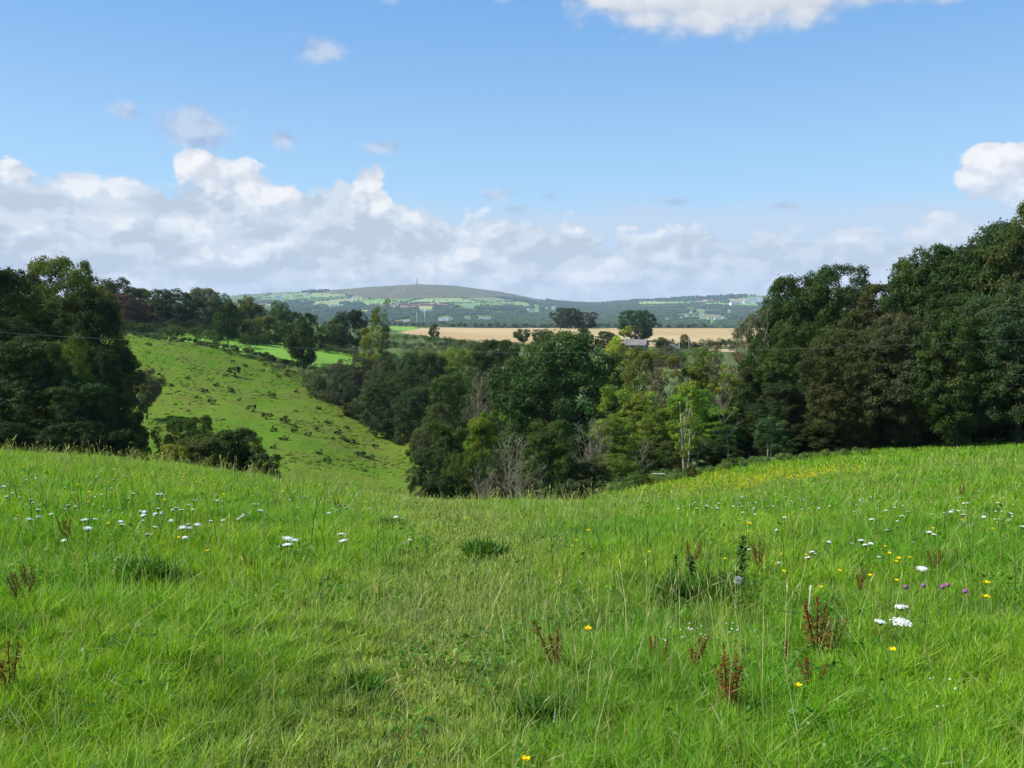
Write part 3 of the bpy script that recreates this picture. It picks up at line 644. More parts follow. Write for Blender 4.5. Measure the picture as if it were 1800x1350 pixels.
# --- centre
T('oak', 'oak_tree', 975, 594, 98, 250, (.046, .092, .016), 'great round dark oak in the middle of the valley', 'tree', var=2)
T('edge', 'woodland_tree', 1075, 650, 122, 90, OAK, 'dark tree hugging the right flank of the great oak', 'tree')
T('ash', 'woodland_tree', 785, 745, 78, 100, MID, 'bushy tree left of centre reaching down to the meadow crest', 'tree')
T('willow', 'willow_tree', 770, 790, 70, 110, BLU, 'dark rounded bush tree at the left end of the central copse', 'tree')
T('ash', 'woodland_tree', 852, 728, 74, 105, LGT, 'light green ash tree in front of the great oak', 'tree')
T('willow', 'willow_tree', 815, 800, 66, 90, MID, 'mid-green bush tree below the light green ash', 'tree')
T('ash', 'woodland_tree', 965, 742, 64, 105, MID, 'green tree over the pale slender trunk on the meadow crest', 'tree')
T('ash', 'woodland_tree', 1030, 765, 72, 90, BLU, 'dark tree behind the pale twigs, right of the slender trunk', 'tree')
T('willow', 'willow_tree', 900, 800, 68, 100, BRN, 'brownish thicket tree behind the bare pale bushes', 'tree')
T('willow', 'willow_tree', 1030, 812, 66, 110, BRN, 'gorse-brown thicket tree on the meadow crest right of centre', 'tree')
T('twigs', 'bare_shrub', 905, 768, 54, 66, (1, 1, 1), 'leafless pale shrub standing on the meadow crest', 'shrub')
T('twigs', 'bare_shrub', 852, 812, 57, 40, (1, 1, 1), 'lower leafless pale shrub left of the tall one on the crest', 'shrub')
T('twigs', 'bare_shrub', 1042, 742, 69, 30, (1, 1, 1), 'leafless pale branches sticking out above the brown thicket', 'shrub')
T('bare', 'bare_tree', 957, 812, 55, 30, (1, 1, 1), 'slender pale trunk with few twigs on the meadow crest', 'tree')
T('shrub', 'shrub', 1015, 846, 50, 70, (.055, .08, .022), 'dark gorse bush on the crest, right of the slender trunk', 'shrub')
T('shrub', 'shrub', 870, 838, 58, 70, (.08, .06, .03), 'russet bush behind the crest, below the bare shrubs', 'shrub')
T('shrub', 'shrub', 920, 842, 60, 60, BRN, 'brown bush at the foot of the slender trunk', 'shrub')
T('shrub', 'shrub', 775, 838, 60, 80, DK, 'dark bush at the left foot of the central copse', 'shrub')
T('thin', 'woodland_tree', 1090, 592, 128, 90, YEL, 'yellow-olive tree between the great oak and the barn', 'tree')
T('ash', 'woodland_tree', 1120, 612, 118, 100, OLV, 'olive tree just below the barn roof', 'tree')
T('ash', 'woodland_tree', 1110, 685, 84, 130, (.14, .205, .022), 'light yellow-green tree right of the great oak', 'tree')
T('ash', 'woodland_tree', 1080, 735, 74, 100, (.12, .165, .018), 'olive tree below the light yellow-green one', 'tree')
T('ash', 'woodland_tree', 1150, 715, 78, 100, (.11, .16, .015), 'mid-green tree left of the birches', 'tree')
T('dying', 'dying_tree', 1170, 612, 108, 84, (.13, .12, .06), 'grey dying tree in front of the stone gable', 'tree')
T('thin', 'woodland_tree', 1215, 625, 100, 90, OLV, 'thin olive tree behind the birches', 'tree')
T('ash', 'woodland_tree', 1245, 640, 104, 110, (.095, .14, .016), 'green tree between the dying tree and the right wood', 'tree')
T('ash', 'woodland_tree', 1215, 690, 84, 110, (.10, .20, .014), 'vivid green tree directly behind the birches', 'tree')
T('birch', 'birch_tree', 1210, 672, 72, 72, LGT, 'birch with two white stems on the meadow edge', 'tree')
T('thin', 'woodland_tree', 1275, 655, 86, 90, (.13, .165, .02), 'thin olive tree behind the tall bare tree', 'tree')
T('ash', 'woodland_tree', 1265, 715, 82, 100, (.085, .165, .014), 'fresh green tree left of the tall bare tree', 'tree')
T('bare', 'bare_tree', 1284, 672, 72, 54, (1, 1, 1), 'tall leafless grey tree standing at the meadow edge', 'tree')
T('bare', 'bare_tree', 1229, 735, 72, 24, (1, 1, 1), 'short leafless stem right beside the birch', 'tree')
T('bare', 'bare_tree', 1128, 760, 70, 30, (1, 1, 1), 'leafless branching tree before the olive trees', 'tree')
T('dying', 'dying_tree', 1330, 545, 92, 90, (.12, .12, .055), 'tall half-dead brown tree against the wheat field', 'tree')
T('dying', 'dying_tree', 1275, 610, 100, 80, (.13, .125, .06), 'pale twiggy tree below the end of the wheat field', 'tree')
T('ash', 'woodland_tree', 1330, 640, 84, 100, OAK, 'dark ash in front of the half-dead brown tree', 'tree')
T('willow', 'willow_tree', 1085, 800, 68, 90, (.09, .135, .016), 'bushy willow on the bramble bank', 'tree')
T('willow', 'willow_tree', 1140, 790, 72, 100, DK, 'dark thicket tree behind the fallen branch', 'tree')
T('willow', 'willow_tree', 1180, 775, 76, 90, BRN, 'brown-green thicket tree left of the birch stems', 'tree')
T('willow', 'willow_tree', 1260, 770, 80, 100, DK, 'dark undergrowth tree between birch and bare tree', 'tree')
T('willow', 'willow_tree', 1330, 765, 82, 100, DK, 'dark undergrowth tree left of the two-stemmed sapling', 'tree')
T('shrub', 'shrub', 1217, 815, 62, 26, OLV, 'small round bush alone on the yellow-flowered meadow', 'shrub')
T('shrub', 'shrub', 1128, 836, 60, 44, MID, 'low bush at the end of the bramble bank', 'shrub')
T('shrub', 'shrub', 1290, 806, 68, 30, MID, 'little bush at the foot of the tall bare tree', 'shrub')
T('sapling', 'sapling_tree', 1357, 735, 69, 62, (.05, .10, .025), 'sapling with two white stems forking, before the dark wood', 'tree')
# --- right wood
RW = [('oak', 1395, 482, 92, 150, OAK, 'dark green tree forming the left shoulder of the right wood', .3), ('oak', 1470, 466, 90, 140, OAK, 'round-topped tree of the right wood, highest of its left half', .3),
      ('edge', 1420, 560, 82, 150, OAK, 'full dark tree in the left end of the right wood, behind the sapling', 0), ('edge', 1560, 488, 84, 150, BRN, 'brown-tinged tree at the dip of the right wood', 0),
      ('oak', 1655, 425, 80, 170, OAK, 'tall dark tree right of the dip in the right wood', 0), ('oak', 1740, 392, 78, 170, (.036, .074, .022), 'towering dark green tree near the right picture edge', 0),
      ('oak', 1830, 350, 74, 180, (.064, .092, .013), 'tallest tree of the wood, cut by the right picture edge', 0), ('oak', 1500, 570, 72, 170, BRN, 'brownish tree in the front row of the right wood, left end', 0),
      ('oak', 1590, 545, 70, 190, (.06, .075, .024), 'olive-brown tree in the front row of the right wood, middle', 0), ('oak', 1690, 520, 67, 200, OAK, 'broad dark tree in the front row of the right wood', 0),
      ('oak', 1800, 490, 64, 210, (.05, .082, .024), 'broad olive-dark tree in the front row at the right edge', 0), ('edge', 1380, 660, 78, 110, DK, 'low dark tree just above the two-stemmed sapling', 0),
      ('edge', 1330, 700, 88, 110, DK, 'dark tree filling the gap left of the sapling', 0), ('oak', 1920, 400, 62, 220, OAK, 'dark tree beyond the right picture edge', 0)]
for (kd, x, yt, Y, wp, tn, lb, _) in RW: T(kd, 'woodland_tree', x, yt + 14, Y, wp, tn, lb, 'tree')
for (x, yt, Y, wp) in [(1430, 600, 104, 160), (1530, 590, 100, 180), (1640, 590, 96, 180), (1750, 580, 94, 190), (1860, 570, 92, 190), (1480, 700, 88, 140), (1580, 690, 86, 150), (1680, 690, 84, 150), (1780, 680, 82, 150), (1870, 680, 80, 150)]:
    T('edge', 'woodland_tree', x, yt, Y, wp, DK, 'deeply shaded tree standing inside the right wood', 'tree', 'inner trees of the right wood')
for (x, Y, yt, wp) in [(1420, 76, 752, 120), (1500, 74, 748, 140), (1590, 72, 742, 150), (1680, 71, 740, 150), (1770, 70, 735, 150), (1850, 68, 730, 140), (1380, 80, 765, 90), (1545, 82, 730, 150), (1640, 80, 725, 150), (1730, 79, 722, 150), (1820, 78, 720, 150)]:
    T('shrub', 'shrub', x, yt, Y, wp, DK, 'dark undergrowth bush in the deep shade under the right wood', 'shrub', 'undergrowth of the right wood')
# --- plateau
T('dome', 'field_tree', 995, 542, 640, 56, (.060, .075, .035), 'broad dull-green tree clump behind the wheat field, left half', 'tree', var=0)
T('dome', 'field_tree', 1026, 549, 640, 48, (.075, .075, .04), 'brownish right half of the tree clump behind the wheat field', 'tree', var=1)
T('dome', 'field_tree', 1117, 546, 420, 72, (.045, .085, .03), 'neat dome-shaped tree above the stone barn', 'tree', var=0)
T('lone', 'field_tree', 918, 579, 372, 33, OAK, 'small round dark tree on a trunk before the wheat', 'tree')
T('far', 'field_tree', 957, 580, 374, 50, OAK, 'dark low tree pair before the wheat, above the great oak', 'tree', sink=1)
T('far', 'field_tree', 1028, 576, 368, 34, MID, 'green narrow-topped tree before the wheat, above the oak', 'tree', sink=1)
T('far', 'field_tree', 1068, 583, 360, 48, OAK, 'rounded dark tree left of the barn', 'tree', sink=1)
T('far', 'field_tree', 1168, 594, 345, 36, OAK, 'dark tree between the barn and the stone gable', 'tree', sink=1)
T('lone', 'field_tree', 1203, 588, 350, 22, OLV, 'small olive tree beside the two pale poles', 'tree')
T('far', 'field_tree', 1235, 612, 300, 50, LGT, 'light green tree below the brown stubble strip', 'tree', sink=1)
T('far', 'field_tree', 1090, 604, 270, 60, OLV, 'olive scrub tree in front of the barn', 'tree', sink=1)
T('far', 'field_tree', 1150, 615, 260, 60, OLV, 'olive scrub tree in front of the stone gable', 'tree', sink=1)
T('far', 'field_tree', 1190, 626, 250, 50, GRY, 'grey-green scrub tree below the stone gable', 'tree', sink=1)

# ------------------------------------------------------------------ hedges
def hedge(name, pts, ht, wd, tint, label, leaf=.3, per=160, var=.3, step=None, cat='hedge', rough=.35):
    P = [Vector(gpt(x, Y)) for x, Y in pts]; r = np.random.default_rng(hash_(label)); C = []; step = step or wd * .33
    for a, b in zip(P[:-1], P[1:]):
        n = max(1, int((b - a).length / step))
        for i in range(n):
            for _ in range(2):
                q = a.lerp(b, (i + r.random()) / n); sx_ = r.normal() * wd * .28; sy_ = r.normal() * wd * .28
                hh = ht * (1 + rough * float(fbm(np.array([q.x]), np.array([q.y]), 14, 5)[0])) * r.uniform(.35, .85)
                C.append((q.x + sx_, q.y + sy_, h1(q.x + sx_, q.y + sy_) + hh * .7))
    C = np.array(C); o0 = np.array(P[0]); rc = ht * r.uniform(.28, .5, len(C)); out = np.tile(np.array((0, -.2, .6)), (len(C), 1))
    ct = r.uniform(1 - var, 1 + var, (len(C), 1)) * (1 + r.normal(size=(len(C), 3)) * np.array((.10, .03, .05)))
    per = int(per * 1.9) if 180 < pts[0][1] < 380 else per
    V, L, S, Tn = leaves(C - o0, rc, out, np.full(len(C), per), leaf, 5, ct)
    me = npmesh(name, V, L, S, Tn); me.materials.append(M_leaf); o = link(name, me, loc=tuple(o0)); o.color = (*tint, 1); return tag(o, label, cat)
hedge('hedge', [(205, 262), (290, 268), (380, 262), (450, 268)], 5, 6, OAK, 'tall dark hedge running below the skyline wood', .5, 120)
hedge('hedge', [(215, 284), (300, 292), (400, 290), (460, 292)], 4.5, 8, (.055, .085, .025), 'rough hedge bank in the middle of the slope under the skyline wood', .5, 110)
hedge('hedge', [(200, 306), (330, 312), (450, 310)], 6, 7, DK, 'blackish hedge directly under the skyline wood', .5, 90)
hedge('bramble_bank', [(225, 236), (300, 246), (370, 246), (440, 236), (500, 226), (545, 214)], 1.5, 9, OLV, 'broad bramble bank along the top edge of the pasture', .3, 120, cat='hedge')
hedge('hedge', [(240, 250), (340, 252), (420, 250), (480, 242), (540, 236), (600, 232), (660, 226)], 1.5, 4, OAK, 'dark hedge between the bramble bank and the bright green field', .35, 130)
hedge('bramble_bank', [(500, 222), (540, 210), (580, 206), (610, 200)], 3, 8, GRY, 'bramble bank stepping down towards the stream thicket', .3, 120)
hedge('hedge', [(440, 282), (500, 296), (560, 290), (620, 286), (690, 266), (720, 256)], 3.6, 6, (.065, .09, .028), 'thick hedge along the far side of the bright green field', .45, 110)
hedge('hedge', [(540, 330), (600, 335), (640, 340), (700, 350)], 4.2, 6, DK, 'dark hedge under the far hill, behind the green field', .5, 80)
hedge('hedge', [(660, 650), (800, 652), (900, 655), (1000, 655), (1100, 655), (1240, 650)], 4.6, 6, (.05, .07, .03), 'long thin hedge closing the far side of the wheat field', .8, 60, step=4)
hedge('hedge', [(690, 395), (740, 392), (790, 380), (840, 368), (900, 356), (960, 350)], 3.6, 6, OAK, 'hedge along the near left side of the wheat field', .5, 110)
hedge('scrub', [(690, 340), (740, 345), (800, 352), (860, 340)], 3, 12, (.075, .085, .035), 'brown-green scrub below the left corner of the wheat', .45, 80, step=1.7)
hedge('scrub', [(700, 300), (740, 305), (790, 290), (840, 300)], 3, 14, OLV, 'olive scrub between the lime strip and the airy olive tree', .4, 90, step=1.7)
hedge('scrub', [(680, 250), (730, 248), (790, 250), (850, 240)], 3, 12, (.09, .13, .03), 'light scrub behind the stream thicket', .35, 90, step=1.7)
hedge('hedge', [(1150, 352), (1220, 352), (1300, 352), (1400, 355)], 4, 5, OAK, 'dark straight hedge at the near right side of the wheat field', .5, 120)
hedge('scrub', [(720, 322), (780, 325), (840, 322), (900, 325)], 3, 14, (.08, .11, .03), 'dull green scrub above the lime strip', .45, 80, step=1.7)
hedge('scrub', [(700, 275), (760, 272), (830, 270), (900, 285)], 3, 14, (.085, .12, .03), 'mixed light scrub below the lime strip', .4, 80, step=1.7)
hedge('scrub', [(1060, 300), (1110, 298), (1160, 300), (1240, 300)], 3, 12, (.085, .12, .03), 'green scrub around the foot of the farm buildings', .4, 80, step=1.7)
hedge('scrub', [(1150, 270), (1220, 280), (1300, 275), (1380, 270)], 3.4, 12, MID, 'green scrub below the stubble strip', .4, 90, step=1.7)
hedge('bramble_bank', [(1055, 57), (1100, 58.5), (1150, 60), (1200, 62.5), (1250, 64.5), (1300, 66), (1340, 66.5), (1380, 66.5), (1450, 65.5), (1520, 63)], .8, 1.6, (.105, .165, .03), 'low light green bramble edge between meadow and trees', .13, 110, step=.45)
hedge('bramble_bank', [(1060, 61), (1110, 63), (1160, 66), (1200, 69)], 1.3, 2.4, (.09, .15, .03), 'taller bramble heap behind the low bramble edge', .15, 120, step=.7)
# scattered clumps on the pasture
cl = [(395, 662), (412, 662), (478, 700), (405, 690), (442, 724), (500, 745), (516, 750), (470, 738), (518, 762), (553, 738), (556, 758), (594, 765), (605, 776), (541, 767), (585, 774), (562, 800), (634, 803), (650, 808), (500, 775),
      (462, 655), (490, 666), (430, 645), (410, 640), (506, 655), (262, 608), (300, 680), (330, 668), (318, 672), (280, 660), (560, 720), (640, 745), (600, 735), (610, 755), (520, 725), (575, 815), (520, 812), (640, 830), (660, 790), (690, 820),
      (345, 700), (372, 712), (360, 690), (330, 725), (300, 735), (390, 740), (430, 760), (455, 775), (480, 790), (420, 705), (450, 690), (380, 680), (520, 690), (545, 700), (575, 745), (620, 780), (680, 775), (590, 700), (480, 760)]
for i, (x, y) in enumerate(cl):
    b = hit(x, y, 95); s = random.uniform(6, 17) * (1.2 if i < 20 else .75)
    H, W, parts = KIND['tuft'][i % 3]; o = link('low_shrub', parts[0][1], loc=(b[0], b[1], b[2] - .08)); k = s / F * b[1] / 1.5
    o.scale = (k * 1.15, k, k * random.uniform(.6, 1.1)); o.rotation_euler = (0, 0, random.uniform(0, 6)); o.color = (*(random.choice([DK, MID, OAK, (.06, .09, .03)])), 1)
    tag(o, 'small dark thorn or thistle clump dotted on the opposite pasture', 'shrub', 'thorn clumps dotted over the opposite pasture')
# rough tussocks of the pasture
n = 12000; ty = rng.uniform(98, 250, n); tu = rng.uniform(-.52, .0, n); tx = tu * ty
den = fbm(tx, ty, 38, 51) + .6 * fbm(tx, ty, 9, 52); PP = [gpt(x, Y)[:2] for x, Y in [(150, 100), (900, 96), (745, 160), (700, 184), (600, 206), (540, 224), (430, 240), (240, 246), (150, 248)]]
kp = inpoly(tx, ty, PP) & (den + rng.normal(size=n) * .4 > .3); tx, ty = tx[kp], ty[kp]; n = len(tx)
P = np.stack([tx, ty, h(tx, ty) + .1], 1); c_ = np.where(rng.random((n, 1)) < .45, np.array([[.105, .180, .018]]), np.array([[.155, .185, .032]])) * rng.uniform(.7, 1.25, (n, 1))
blobs('pasture_tussocks', P, rng.uniform(.14, .5, n), rng.uniform(.08, .22, n), c_, M_tuft, 'rough grass tussocks roughening the opposite pasture', 'grass')

# ------------------------------------------------------------------ buildings, poles, wire, monument
def gable(name, loc, rz, L, Wd, eave, ridge, wall, roof, label, cat, group=None, holes=()):
    r = empty(name, loc, rz); tag(r, label, cat, group); a, b = L / 2, Wd / 2
    m = MB(); m.poly([(-a, -b, -1.5), (a, -b, -1.5), (a, -b, eave), (-a, -b, eave)]); m.poly([(a, b, -1.5), (-a, b, -1.5), (-a, b, eave), (a, b, eave)])
    m.poly([(a, -b, -1.5), (a, b, -1.5), (a, b, eave), (a, 0, ridge), (a, -b, eave)]); m.poly([(-a, b, -1.5), (-a, -b, -1.5), (-a, -b, eave), (-a, 0, ridge), (-a, b, eave)])
    m.build('wall', wall, r, False); g = MB(); ov = .35; t = .25
    for sgn in (-1, 1):
        dz = (ridge - eave) / b * ov; e0 = (sgn * (b + ov), eave - dz)
        vs = [(-a - ov, e0[0], e0[1]), (a + ov, e0[0], e0[1]), (a + ov, 0, ridge + .02), (-a - ov, 0, ridge + .02)]; up = [(x, y, z + t) for x, y, z in vs]
        k = len(g.V); g.V += [Vector(v) for v in vs + up]; g.F += [tuple(k + i for i in f) for f in ((0, 1, 2, 3), (7, 6, 5, 4), (0, 4, 5, 1), (1, 5, 6, 2), (2, 6, 7, 3), (3, 7, 4, 0))]
    rf = g.build('roof', roof, r, False)
    for (pn, x0, x1, z0, z1, side) in holes:
        hm = MB()
        if side == 'front': hm.box(x0, x1, -b - .06, -b + .1, z0, z1)
        else: hm.box(a - .1, a + .06, x0, x1, z0, z1)
        hm.build(pn, M_dark, r, False)
    return r
x, y, z = gpt(1117, 333); gable('stone_barn', (x, y, z), R(-24), 9.0, 5.2, 2.7, 4.55, M_stone, M_slate, 'long stone barn with a pinkish weathered roof under the dome-shaped tree', 'barn', holes=[('door', -1, .6, 0, 2, 'front'), ('window', 2.3, 3, 1.1, 1.8, 'front'), ('window', -.35, .35, 1.6, 2.4, 'side')])
x, y, z = gpt(1180, 318); gable('stone_outbuilding', (x, y, z + .2), R(72), 7, 5.6, 1.5, 3.1, M_stone, M_slate, 'small stone outbuilding showing its gable, right of the barn', 'barn', holes=[('window', -.3, .3, 1.5, 2.1, 'side')])
x, y, z = gpt(1196, 316)
def pole(x, Y, ytop, label, cat='pole', r=.13, mat=M_mast, arm=True, name='utility_pole', base=None):
    X, Yw, z = gpt(x, Y) if base is None else base; zt = -ray(x, ytop)[1] * Yw; e = empty(name, (X, Yw, z)); tag(e, label, cat)
    MB().tube([(0, 0, -.5), (0, 0, (zt - z) * .5), (0, 0, zt - z)], [r, r * .85, r * .7], 8).build('shaft', mat, e)
    if arm: MB().box(-.7, .7, -.06, .06, zt - z - .5, zt - z - .38).build('crossarm', M_post, e, False)
pole(1194, 316, 600, 'tall pale pole standing at the right end of the stone gable')
pole(1211, 340, 592, 'shorter pale pole in front of the wheat, beside the small olive tree', r=.10)
pole(1001, 500, 579, 'faint pole standing in the wheat field above the great oak', r=.1)
pole(747, 660, 547, 'taller of the two thin white poles behind the left end of the wheat', r=.22, arm=False)
pole(733, 660, 549, 'shorter of the two thin white poles behind the left end of the wheat', r=.20, arm=False)
pole(785, 660, 553, 'faint slim pole right of the pair of white poles', r=.14)
bx = hit(1315, 822, 40); pole(1315, 65, 811, 'dark fence post at the meadow edge below the sapling', 'post', .07, M_post, False, 'fence_post')
# fallen branch
a = gpt(1148, 64); MB().tube([(0, 0, .25), (1.0, .3, .15), (1.35, .1, .05)], [.05, .06, .045]).build('fallen_branch', M_pale, None, True, (a[0], a[1], a[2] + .55)); tag(bpy.data.objects['fallen_branch'], 'pale fallen branch resting on the bramble bank', 'branch')
# wire across the valley
wp = []; 
for px, py in [(-500, 553), (0, 583), (240, 599), (560, 614), (900, 621), (1200, 617), (1380, 610), (1800, 600), (2300, 577)]:
    u, s = ray(px, py); wp.append((u * 50, 50, -s * 50))
xs = np.array([p[0] for p in wp]); zs = np.array([p[2] for p in wp]); cf = np.polyfit(xs, zs, 4)
pts = [(x, 50, float(np.polyval(cf, x))) for x in np.linspace(xs[0], xs[-1], 60)]
M_wire = noisy_mat('aluminium_wire', (.16, .17, .16), (.2, .2, .2), 1)
tag(MB().tube(pts, [.0065] * 60, 5).build('overhead_wire', M_wire), 'thin single wire sagging across the valley in front of the trees', 'wire')
# hilltop monument
X, Y, z = gpt(734, 6990); z = h1(X, Y); e = empty('monument', (X, Y, z)); tag(e, 'tall stone stack on the very top of the far moorland hill', 'monument')
MB().box(-6, 6, -6, 6, -2, 9).build('base', M_stone, e, False); MB().tube([(0, 0, 8), (0, 0, 30), (0, 0, 50)], [4.2, 3.6, 3.0], 10).build('shaft', M_stone, e)
MB().tube([(0, 0, 49.5), (0, 0, 54)], [3.8, 3.8], 10).build('cap', M_stone, e)
X, Y, z = gpt(606, 6980); z = h1(X, Y); e = empty('radio_mast', (X, Y, z)); tag(e, 'slim mast on the left shoulder of the far hill', 'mast')
MB().tube([(0, 0, -2), (0, 0, 14), (0, 0, 28)], [1.8, 1.4, 1.0], 8).build('shaft', M_mast, e); MB().box(-3, 3, -1, 1, 20, 22).build('antenna', M_mast, e, False)
# far white houses, one prototype copied
hw = gable('white_house', (0, 0, 0), 0, 16, 9, 6, 9.5, M_white, M_droof, 'x', 'house', 'y', holes=[('window', -5, -3, 2, 4, 'front'), ('window', 3, 5, 2, 4, 'front'), ('door', -1, 1, 0, 3, 'front')])
first = True
for grp, lb, L_ in HS:
    for (x, y, s) in L_:
        b = hit(x, y + 1.5, 2700)
        if first: r = hw; first = False
        else:
            r = hw.copy(); COL.objects.link(r)
            for ch in hw.children:
                c = ch.copy(); COL.objects.link(c); c.parent = r
        k = s * b[1] / F * 3.2 / 16 + .2; r.location = (b[0], b[1], b[2]); r.scale = (k, k, k * .95); r.rotation_euler = (0, 0, R(random.uniform(-25, 25))); tag(r, lb, 'house', grp)

# ------------------------------------------------------------------ meadow grass
def pathx(Y):           # centre line of the trodden way, as X at distance Y
    return np.interp(Y, [0, 3, 6, 10, 18, 30, 45], [-.9, -.75, -.55, -.35, -1.2, -3.0, -4.5])
Vs, Ls, Ss, Ts = [], [], [], []; vb = 0
GC = {'a': (.128, .295, .009), 'b': (.205, .345, .014), 'c': (.070, .210, .009), 'pale': (.33, .36, .11), 'straw': (.40, .34, .16), 'dark': (.062, .150, .010), 'rust': (.22, .13, .05)}
GC = {k: np.array(v) for k, v in GC.items()}
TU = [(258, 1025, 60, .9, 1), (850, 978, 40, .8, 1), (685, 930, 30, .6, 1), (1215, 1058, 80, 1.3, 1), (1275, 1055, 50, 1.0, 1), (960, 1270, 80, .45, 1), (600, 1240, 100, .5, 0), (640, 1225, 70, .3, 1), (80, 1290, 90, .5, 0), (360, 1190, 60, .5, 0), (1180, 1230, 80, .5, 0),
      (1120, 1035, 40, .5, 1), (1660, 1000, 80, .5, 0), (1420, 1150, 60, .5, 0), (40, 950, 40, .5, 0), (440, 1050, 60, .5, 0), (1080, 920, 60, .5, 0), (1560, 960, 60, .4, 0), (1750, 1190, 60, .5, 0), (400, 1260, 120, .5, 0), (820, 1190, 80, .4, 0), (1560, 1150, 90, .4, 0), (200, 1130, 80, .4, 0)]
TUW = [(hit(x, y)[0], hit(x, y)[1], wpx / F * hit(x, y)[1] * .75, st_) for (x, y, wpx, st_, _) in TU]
def grass_colour(X, Y, r):
    n = len(X); big = fbm(X, Y, 7, 61); sm_ = fbm(X, Y, 1.6, 62); c = np.where((big + .35 * r.normal(size=n) > 0)[:, None], GC['a'], GC['b'])
    c = np.where((sm_ + .3 * r.normal(size=n) > .75)[:, None], GC['c'], c)
    path = np.exp(-((X - pathx(Y)) / (.50 + Y * .035)) ** 2)
    f = np.clip(path * .8 + .16 * fbm(X, Y, 3, 63) + .03, 0, .75)[:, None]; pl = GC['pale'] * np.array((.92, .86, .85)); c = c * (1 - f * (r.random((n, 1)) < .7)) + pl * f * (r.random((n, 1)) < .7)
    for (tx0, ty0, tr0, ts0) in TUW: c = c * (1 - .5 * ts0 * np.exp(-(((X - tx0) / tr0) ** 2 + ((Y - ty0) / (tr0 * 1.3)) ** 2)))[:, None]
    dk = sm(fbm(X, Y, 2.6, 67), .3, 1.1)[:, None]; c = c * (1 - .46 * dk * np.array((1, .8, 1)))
    rare = r.random(n); c = np.where((rare < .035)[:, None], GC['pale'], c); c = np.where(((rare > .035) & (rare < .05))[:, None], GC['straw'], c)
    c = np.where(((rare > .05) & (rare < .062) & (big > .1))[:, None], GC['rust'], c)
    return c * r.uniform(.84, 1.40, (n, 1)), path
def add_blades(n, y0, y1, w0, h0, h1_, seed, umin=-.72, umax=.72, lean=.5, yexp=2.0, filt=None, tipw=.0, colr=None, head=False):
    global vb
    r = np.random.default_rng(seed)
    Y = (r.uniform(y0 ** yexp, y1 ** yexp, n)) ** (1 / yexp); X = r.uniform(umin, umax, n) * Y + r.uniform(-3.2, 3.2, n)
    if filt is not None: k = filt(X, Y, r); X, Y = X[k], Y[k]; n = len(X)
    cs = np.clip(Y * .045, .16, 1.6) if n else Y; gp = fbm(X, Y, .42 if y1 <= 8 else (.8 if y1 <= 16 else 1.6), 90, 3); k = r.random(n) < np.clip(.62 + .55 * gp, .16, 1.0); X, Y, gp = X[k], Y[k], gp[k]; n = len(X)
    c, path = grass_colour(X, Y, r)
    if colr is not None: c = np.tile(np.array(colr), (n, 1)) * r.uniform(.75, 1.2, (n, 1))
    c = c * (1 + .16 * gp)[:, None]
    hgt = r.uniform(h0, h1_, n) * (1 + .35 * fbm(X, Y, 4, 64) + .25 * fbm(X, Y, 1.1, 65)) * (1 - .45 * path) * (1 + .38 * gp); hgt = np.maximum(hgt, .06)
    th = r.uniform(0, 6.283, n); ld = r.normal(0, 1, n) * 1.6 + 1.2 * fbm(X, Y, 1.7, 66); wd = w0 * r.uniform(.6, 1.4, n) * (np.maximum(Y, 3) / (y0 + y1) * 2) ** 1.0
    tx_, ty_ = np.cos(th), np.sin(th); ln = lean * np.abs(r.normal(.6, .45, n)); lx, ly = np.cos(ld * 1.6 + .6) * ln, np.sin(ld * 1.6 + .6) * ln
    Z = h(X, Y) - .01; B = np.stack([X, Y, Z], 1); side = np.stack([tx_, ty_, np.zeros(n)], 1) * wd[:, None] * .5
    def pt(t): return B + np.stack([lx * t * t * hgt, ly * t * t * hgt, (t - .22 * ln * t * t) * hgt], 1)
    p0, p1, p2 = pt(0), pt(.5), pt(1.0)
    V = np.stack([p0 - side, p0 + side, p1 - side * .8, p1 + side * .8, p2], 1).reshape(-1, 3)
    base = vb + np.arange(n) * 5; L = np.stack([base, base + 1, base + 3, base + 2, base + 2, base + 3, base + 4], 1)
    Vs.append(V); Ls.append(L.ravel()); Ss.append(np.tile([4, 3], n)); Ts.append(np.repeat(c, 5, 0)); vb += n * 5
    if head:
        a0, a1, a2 = pt(.87), pt(.94), pt(1.03); wq = side * r.uniform(.8, 1.7, n)[:, None]; V = np.stack([a0, a1 - wq, a2, a1 + wq], 1).reshape(-1, 3)
        base = vb + np.arange(n) * 4; Vs.append(V); Ls.append(np.stack([base, base + 1, base + 2, base + 3], 1).ravel()); Ss.append(np.full(n, 4)); Ts.append(np.repeat(c * np.array((1.15, 1.0, 1.05)), 4, 0)); vb += n * 4
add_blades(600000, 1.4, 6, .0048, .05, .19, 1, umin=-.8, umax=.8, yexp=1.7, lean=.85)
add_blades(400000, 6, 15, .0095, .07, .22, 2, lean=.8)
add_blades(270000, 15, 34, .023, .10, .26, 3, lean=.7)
# flattened thatch, thickest along the trodden way
pth = lambda X, Y, r: r.random(len(X)) < .03 + .85 * np.exp(-((X - pathx(Y)) / (.45 + Y * .035)) ** 2) + .18 * (fbm(X, Y, 2.2, 83) > .7)
add_blades(60000, 1.6, 8, .0042, .08, .22, 21, lean=1.9, filt=pth, colr=(.29, .34, .10)); add_blades(60000, 8, 22, .010, .10, .26, 22, lean=1.8, filt=pth, colr=(.27, .32, .09)); add_blades(30000, 22, 40, .024, .12, .26, 23, lean=1.5, filt=pth, colr=(.25, .30, .08))
add_blades(150000, 33, 72, .060, .18, .34, 4, filt=lambda X, Y, r: (Y < 45) | ((X / Y > .09) & (Y < 70)) )
